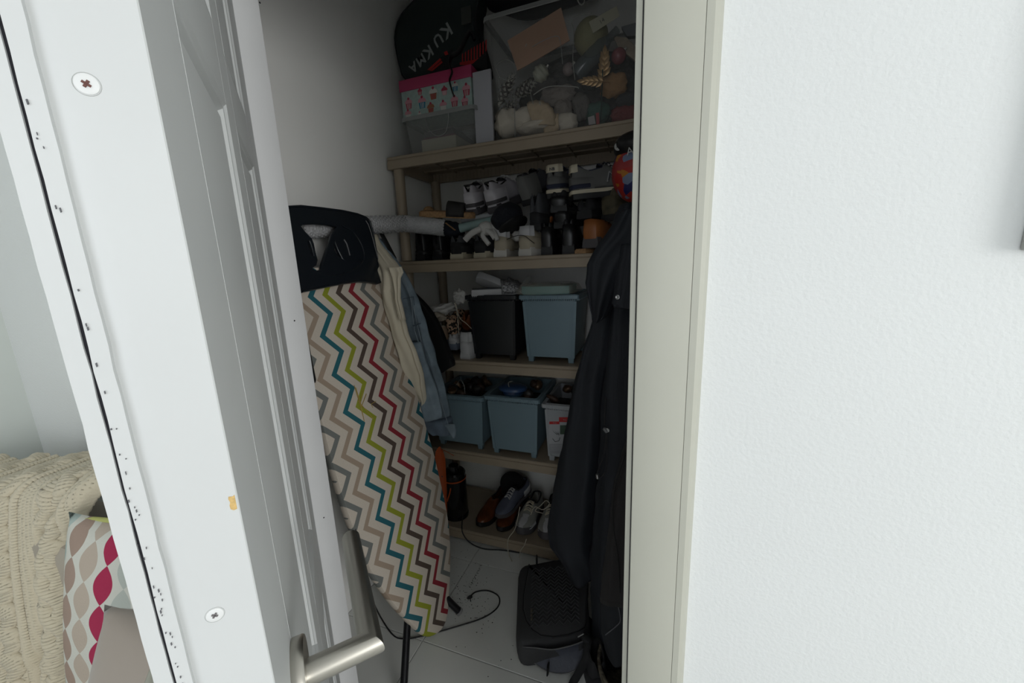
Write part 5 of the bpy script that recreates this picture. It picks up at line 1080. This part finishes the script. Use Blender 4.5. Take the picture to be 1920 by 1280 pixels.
tube('hanging_loop', [at(712, 432, Y=1.35)-c3, at(722, 450, Y=1.34)-c3, at(740, 485, Y=1.34)-c3], .011, M_bag2, dj, 8, .3)
c4 = at(725, 500, Y=1.19)
cs = thing('shirt', 'cream cotton shirt hanging over the right edge of the ironing board', 'shirt', c4)
garment('shirt_body', M_cream, cs, [(440, 696, 704, .05), (465, 700, 718, .04), (490, 704, 738, .02), (508, 710, 751, 0), (520, 714, 748, 0), (545, 716, 744, 0), (580, 722, 754, 0), (620, 734, 764, 0), (655, 744, 778, 0), (685, 752, 790, .02), (720, 764, 796, .05), (752, 778, 800, .08), (768, 786, 796, .09)], 1.19, .020, 4, .32, 6, wob=.007, origin=c4)
garment('collar', M_cream, cs, [(500, 728, 752), (512, 732, 756), (522, 736, 752), (560, 742, 752), (600, 750, 760)], 1.155, .010, 3, .3, 2, wob=.005, origin=c4)
# ================================================================ BACKPACK
M_bp1 = mat('charcoal_fabric', (.040, .040, .042), .85, bump=(320, .3)); M_bp2 = mat('black_webbing', (.005, .005, .006), .8); M_zip = mat('zip_teeth', (.13, .13, .13), .5)
ZB = .115
cn = [at(x, y, Z=ZB) for x, y in ((966, 1208), (1108, 1195), (1098, 1046), (972, 1056))]
cB = sum(cn, Vector())/4; cB.z = 0
bpk = thing('backpack', 'charcoal backpack lying on the tiles with an open top zip', 'backpack', cB)
def qd(u, v, z, k=1): # bilinear on the footprint, u left-right, v front-back
    P = (cn[0]*(1-u)+cn[1]*u)*(1-v)+(cn[3]*(1-u)+cn[2]*u)*v; P = P-cB; return Vector((P.x*k, P.y*k, z))
def sq(k, z, r=.14):
    pts = []
    for a0, cu, cv in ((180, r, r), (270, 1-r, r), (0, 1-r, 1-r), (90, r, 1-r)):
        for j in range(5): a = math.radians(a0+j*22.5); pts.append(qd(cu+r*math.cos(a), cv+r*math.sin(a), z+.003*noise.noise(Vector((cu*3+a, cv*5, z*20))), k))
    return pts
bm = bmesh.new(); add_loft(bm, [sq(.86, .004), sq(.97, .015), sq(1.0, .05), sq(1.0, .09), sq(.965, .110), sq(.90, ZB), sq(.6, ZB+.006)]); bd = obj('main_body', bm, M_bp1, bpk, .9)
# front flap with quilted chevrons
hx = [(.16, .95), (.09, .35), (.34, .05), (.85, .06), (.96, .25), (.95, .95)]
hx = [(p.x, p.y) for p in cr([(a, b2, 0) for a, b2 in hx]+[(.14, .92, 0)], 3)]
bm = bmesh.new(); add_loft(bm, [[qd(u*.98+.01, v*.98+.01, ZB-.004) for u, v in hx], [qd(u, v, ZB+.006) for u, v in hx], [qd(.5+(u-.5)*.95, .5+(v-.5)*.95, ZB+.011) for u, v in hx]]); fp = obj('front_flap', bm, M_bp1, bpk, .6)
bm = bmesh.new()
for i in range(16):
    v0 = .16+.046*i; pts = []
    for j in range(13):
        u = .2+.055*j; pts.append(qd(u, v0+.025*(1 if j % 2 else -1), ZB+.0112))
    add_tube(bm, pts, .0028, 5)
stuff(obj('quilt_ridges', bm, M_bp1, fp, 3.14))
bm = bmesh.new(); add_tube(bm, [qd(u, v, ZB+.0075) for u, v in hx], .002, 6); obj('flap_piping', bm, M_bp2, fp, .9)
P = [qd(.21, .34, ZB+.012), qd(.215, .20, ZB+.012)]
tube('metal_badge', P, .0042, mat('badge_bronze', (.16, .14, .11), .4, .6), fp, 6, .4)
# open top compartment facing the camera
def mouth(x, y, z): return at(x, y, Z=z)-cB
low = [mouth(978, 1214, .06), mouth(995, 1236, .03), mouth(1025, 1257, .02), mouth(1060, 1262, .02), mouth(1088, 1248, .04), mouth(1098, 1222, .08)]
up_ = [mouth(980, 1212, .10), mouth(1005, 1214, .11), mouth(1035, 1217, .11), mouth(1062, 1212, .115), mouth(1085, 1205, .12), mouth(1100, 1198, .12)]
lowc, upc = cr(low, 4), cr(up_, 4)
bm = bmesh.new(); add_loft(bm, [lowc, [a*.6+b2*.4+Vector((0, .03, -.004)) for a, b2 in zip(lowc, upc)], [a*.25+b2*.75+Vector((0, .025, -.006)) for a, b2 in zip(lowc, upc)], upc], False, False)
o = obj('open_pocket', bm, mat('slate_lining', (.055, .06, .08), .6, bump=(30, .6, .01)), bpk, 3.14)
bm = bmesh.new(); add_loft(bm, [[p+Vector((0, -.002, 0)) for p in lowc], [Vector((p.x*.98, p.y+.02, max(.003, p.z-.03))) for p in lowc], [Vector((p.x*.9, p.y+.06, .004)) for p in lowc], [Vector((p.x*.85, p.y+.12, .01)) for p in lowc]], False, False); obj('pocket_front', bm, M_bp1, bpk, 3.14)
tube('zip', lowc, .0028, M_zip, bpk, 6, .6); tube('zip', upc, .0024, M_zip, bpk, 6, .6)
tube('zip', [qd(.90, .75, ZB+.004), qd(.915, .45, ZB+.002), qd(.90, .3, ZB)], .0018, M_zip, bpk, 6)
tube('zip_puller', [mouth(1083, 1193, .14), mouth(1094, 1187, .145)], .0035, M_ni, bpk, 6, .4)
blob('buckle', tuple(mouth(1100, 1197, .13)), (.02, .015, .012), M_bp2, bpk, (0, .4, 0), .3, 6, 2)
tube('strap', [mouth(1102, 1200, .13), mouth(1098, 1235, .10), mouth(1083, 1265, .03), mouth(1072, 1285, .01), mouth(1068, 1320, .008)], .012, M_bp2, bpk, 8, .25, 5)
tube('strap', [mouth(1028, 1246, .05), mouth(1027, 1262, .015)], .012, M_bp2, bpk, 8, .3)
tube('strap', [mouth(1108, 1235, .03), mouth(1095, 1246, .01), mouth(1070, 1250, .008)], .006, M_bp2, bpk, 8, .4, 4)
tube('top_handle', [qd(.27, .99, ZB-.03), qd(.27, 1.03, ZB+.018), qd(.27, .93, ZB+.016), qd(.27, .92, ZB+.002)], .010, M_bp2, bpk, 8, .3, 4)
tube('cord_loop', [qd(.62, .97, ZB), qd(.75, 1.02, ZB+.01), qd(.9, .96, ZB+.012), qd(.8, .93, ZB+.01), qd(.66, .955, ZB+.008)], .002, mat('pale_cord', (.16, .16, .15), .7), bpk, 6, 1, 4)
# ================================================================ ROOM ON THE LEFT: armchair, knitted blanket, cushions
RA = Vector((-1.72, .34, .865)); RB = Vector((-1.03, .455, .945)); RD = (RB-RA)
OUT = Vector((RD.y, -RD.x, 0)).normalized()
ac = thing('armchair', 'armchair back hidden under the cream blanket at the left', 'armchair', (-1.42, .36, 0))
M_uph = mat('beige_upholstery', (.38, .34, .28), .9, bump=(200, .3))
def ap(o, *a, **k): return o
box('seat_base', -.42, .44, -.45, .12, .08, .42, M_uph, ac, .02); bk_ = box('back_rest', -.42, .40, -.02, .13, .40, .80, M_uph, ac, .03)
for x, y in ((-.38, -.40), (.40, -.40), (-.38, .08), (.40, .08)): lathe('leg', [(.014, 0), (.02, .08)], mat('dark_wood', (.05, .03, .02), .5), ac, 12, (x, y, 0))
# cable-knit blanket as real relief
M_kn = mat('cream_wool', (.58, .52, .39), .95, bump=(700, .5, .0015), sheen=.2)
def knit(a, b):       # a across, b along (metres) -> height
    h = 0
    w_ = .088; c = a/w_; k = math.floor(c); f = c-k; 
    if k % 2 == 0:      # cable: two strands crossing
        ph = b/.062*math.pi+k
        s1 = .5+.30*math.sin(ph); s2 = .5-.30*math.sin(ph)
        d1 = abs(f-s1)/.26; d2 = abs(f-s2)/.26
        h1 = max(0, 1-d1*d1)**.5 if d1 < 1 else 0; h2 = max(0, 1-d2*d2)**.5 if d2 < 1 else 0
        top = math.cos(ph) > 0
        h = max(h1*(1.0 if top else .72), h2*(.72 if top else 1.0))*.016
        st = math.sin(2*math.pi*(b/.0065+(f-.5)*1.2*(1 if top else -1)))
        h += .0011*st*(1 if h > .001 else .4)
    else:               # moss / stocking ground with two ribs
        rib = max(0, 1-((f-.12)/.1)**2)*.007+max(0, 1-((f-.88)/.1)**2)*.007
        h = rib+.0013*math.sin(2*math.pi*b/.0068+(1.2 if int(f*8) % 2 else -1.2))*math.sin(math.pi*f*8)**2
    return h
edge_px = [(885, 198), (905, 203), (930, 207), (960, 188), (1000, 168), (1040, 148), (1090, 137), (1130, 140), (1170, 150), (1215, 163), (1260, 163), (1300, 158)]
def hangpt(s, t):
    """s metres along the ridge from RA, t metres over (t<0 behind the ridge, t>0 hanging down)"""
    base = RA+RD.normalized()*s
    if t < 0: return base-OUT*(-t)+Vector((0, 0, -.25*t*t*0)), Vector((0, 0, 1))
    r = .045
    if t < r*1.4: a = t/r; return base+OUT*(r*math.sin(a))+Vector((0, 0, -r*(1-math.cos(a)))), (OUT*math.sin(a)+Vector((0, 0, math.cos(a))))
    a = 1.4; p = base+OUT*(r*math.sin(a))+Vector((0, 0, -r*(1-math.cos(a)))); dn = Vector((OUT.x*math.cos(a), OUT.y*math.cos(a), -math.sin(a)))
    return p+dn*(t-r*1.4), (OUT*math.sin(a)+Vector((0, 0, math.cos(a))))
# right hem: intersect pixel rays with the hanging plane
p0, nn = hangpt(0, .2); e1 = RD.normalized(); e2 = (hangpt(0, .3)[0]-p0).normalized()
hem = []
for y, x in edge_px:
    v = ray(x, y); k = (p0-EYE).dot(nn)/v.dot(nn); P = EYE+v*k-p0; hem.append((P.dot(e2)+.2, P.dot(e1)))
hem.sort()
def hem_s(t):
    if t <= hem[0][0]: return hem[0][1]
    for (a, va), (b2, vb) in zip(hem, hem[1:]):
        if t <= b2: return va+(vb-va)*(t-a)/(b2-a)
    return hem[-1][1]
NA, NB_ = 300, 400; T0, T1 = -.12, .60
vs = []; fs = []
for j in range(NB_+1):
    t = T0+(T1-T0)*j/NB_; sr = hem_s(max(t, .02))
    for i in range(NA+1):
        u = i/NA; s = sr*u+(-.10)*(1-u)+(0)
        P, n_ = hangpt(s, t); w_ = sr+.10
        a_ = u*w_
        h = knit(a_+.015*math.sin(t*9), t+.01*math.sin(a_*30))
        drape = .016*noise.noise(Vector((s*6, t*2.5, 1)))+.020*math.exp(-((s-(sr-.075-.05*t))/.018)**2)*-1*(1 if t > .12 else max(0, t/.12))+.012*math.exp(-((s-(sr-.035))/.022)**2)
        roll_ = -.018*max(0, 1-(1-u)*w_/.012)
        vs.append(P+n_*(h+drape+roll_))
for j in range(NB_):
    for i in range(NA): a = j*(NA+1)+i; fs.append((a, a+1, a+NA+2, a+NA+1))
me = bpy.data.meshes.new('blanket'); off = Vector((-1.3, .38, .88)); me.from_pydata([v-off for v in vs], [], fs)
bl_ = mesh_obj('blanket', me, M_kn, None, 3.14); bl_.location = off; md = bl_.modifiers.new('s', 'SOLIDIFY'); md.thickness = .006; md.offset = -1
tag(bl_, 'chunky cream cable-knit blanket draped over the armchair at the left', 'blanket')
# cushions
OG = bpy.data.materials.new('ogee_print'); OG.use_nodes = True; nt = OG.node_tree; b_ = nt.nodes['Principled BSDF']; b_.inputs['Roughness'].default_value = .9
tc2 = nt.nodes.new('ShaderNodeTexCoord'); sp2 = nt.nodes.new('ShaderNodeSeparateXYZ'); nt.links.new(tc2.outputs['Object'], sp2.inputs[0])
cu_ = mth('DIVIDE', mth('ADD', sp2.outputs['X'], .0), .046); ci = mth('FLOOR', cu_); cf = mth('SUBTRACT', mth('FRACT', cu_), .5)
par = mth('FLOORED_MODULO', ci, 2.0)
vv = mth('ADD', mth('DIVIDE', sp2.outputs['Z'], .072), mth('MULTIPLY', par, .5))
sw = mth('ABSOLUTE', mth('SINE', mth('MULTIPLY', vv, math.pi)))
inside = mth('LESS_THAN', mth('ABSOLUTE', cf), mth('MULTIPLY', mth('POWER', sw, .9), .47))
im = mth('DIVIDE', mth('ADD', mth('FLOORED_MODULO', mth('ADD', ci, 4.0), 5.0), .5), 5.0)
rp2 = nt.nodes.new('ShaderNodeValToRGB'); rp2.color_ramp.interpolation = 'CONSTANT'; nt.links.new(im, rp2.inputs[0]); el = rp2.color_ramp.elements
while len(el) < 5: el.new(.5)
OC = [(.34, .25, .20), (.46, .39, .32), (.36, .018, .07), (.44, .47, .43), (.40, .48, .45)]
for i in range(5): el[i].position = i/5
for i in range(5): el[i].color = (*OC[i], 1)
mxo = nt.nodes.new('ShaderNodeMix'); mxo.data_type = 'RGBA'; nt.links.new(inside, mxo.inputs['Factor']); mxo.inputs['A'].default_value = (.60, .60, .54, 1); nt.links.new(rp2.outputs[0], mxo.inputs['B']); nt.links.new(mxo.outputs['Result'], b_.inputs[0])
nz = nt.nodes.new('ShaderNodeTexNoise'); nz.inputs['Scale'].default_value = 300; nt.links.new(tc2.outputs['Object'], nz.inputs[0]); bpn = nt.nodes.new('ShaderNodeBump'); bpn.inputs['Strength'].default_value = .3; bpn.inputs['Distance'].default_value = .002; nt.links.new(nz.outputs['Fac'], bpn.inputs['Height']); nt.links.new(bpn.outputs[0], b_.inputs['Normal'])
def cushion(name, label, m, loc, fwd, w_, h_, th, roll=0, tilt=0):
    t = thing(name, label, 'cushion', loc); yaw = math.atan2(fwd[1], fwd[0])+math.pi/2
    t.rotation_euler = (tilt, roll, yaw); bm = bmesh.new(); N = 28; V = {}
    for sd in (-1, 1):
        for i in range(N+1):
            for j in range(N+1):
                a, b2 = i/N*2-1, j/N*2-1; ee = max(abs(a), abs(b2))
                if sd == 1 and ee > .999: V[(sd, i, j)] = V[(-1, i, j)]; continue
                k = (1-a*a)**.45*(1-b2*b2)**.45; pin = 1-.07*(1-abs(b2)**2)*(abs(a)**4); pin2 = 1-.07*(1-abs(a)**2)*(abs(b2)**4)
                V[(sd, i, j)] = bm.verts.new((a*w_/2*pin, sd*th/2*k, b2*h_/2*pin2))
        for i in range(N):
            for j in range(N): bm.faces.new([V[(sd, i, j)], V[(sd, i+1, j)], V[(sd, i+1, j+1)], V[(sd, i, j+1)]])
    return t, obj('cushion_cover', bm, m, t, 3.14)
t5, o5 = cushion('cushion', 'cushion printed with teardrop rows in crimson, taupe and aqua beside the blanket', OG, (-.965, .385, .655), (.30, -.95), .43, .43, .15, math.radians(6), math.radians(-8))
lim = [Vector((-.19, 0, .202)), Vector((-.10, 0, .203)), Vector((0, 0, .203)), Vector((.20, 0, .205))]
tube('piping', lim, .006, mat('lime_piping', (.42, .44, .14), .8), t5, 8, 1, 6)
t6, o6 = cushion('cushion', 'plain taupe cushion in front of the printed one at the door edge', mat('taupe_velvet', (.30, .26, .22), .7, sheen=.3), at(356, 1325, Y=.25)-Vector((0, 0, .02)), (.4, -.9), .30, .30, .12, math.radians(14), math.radians(-12))
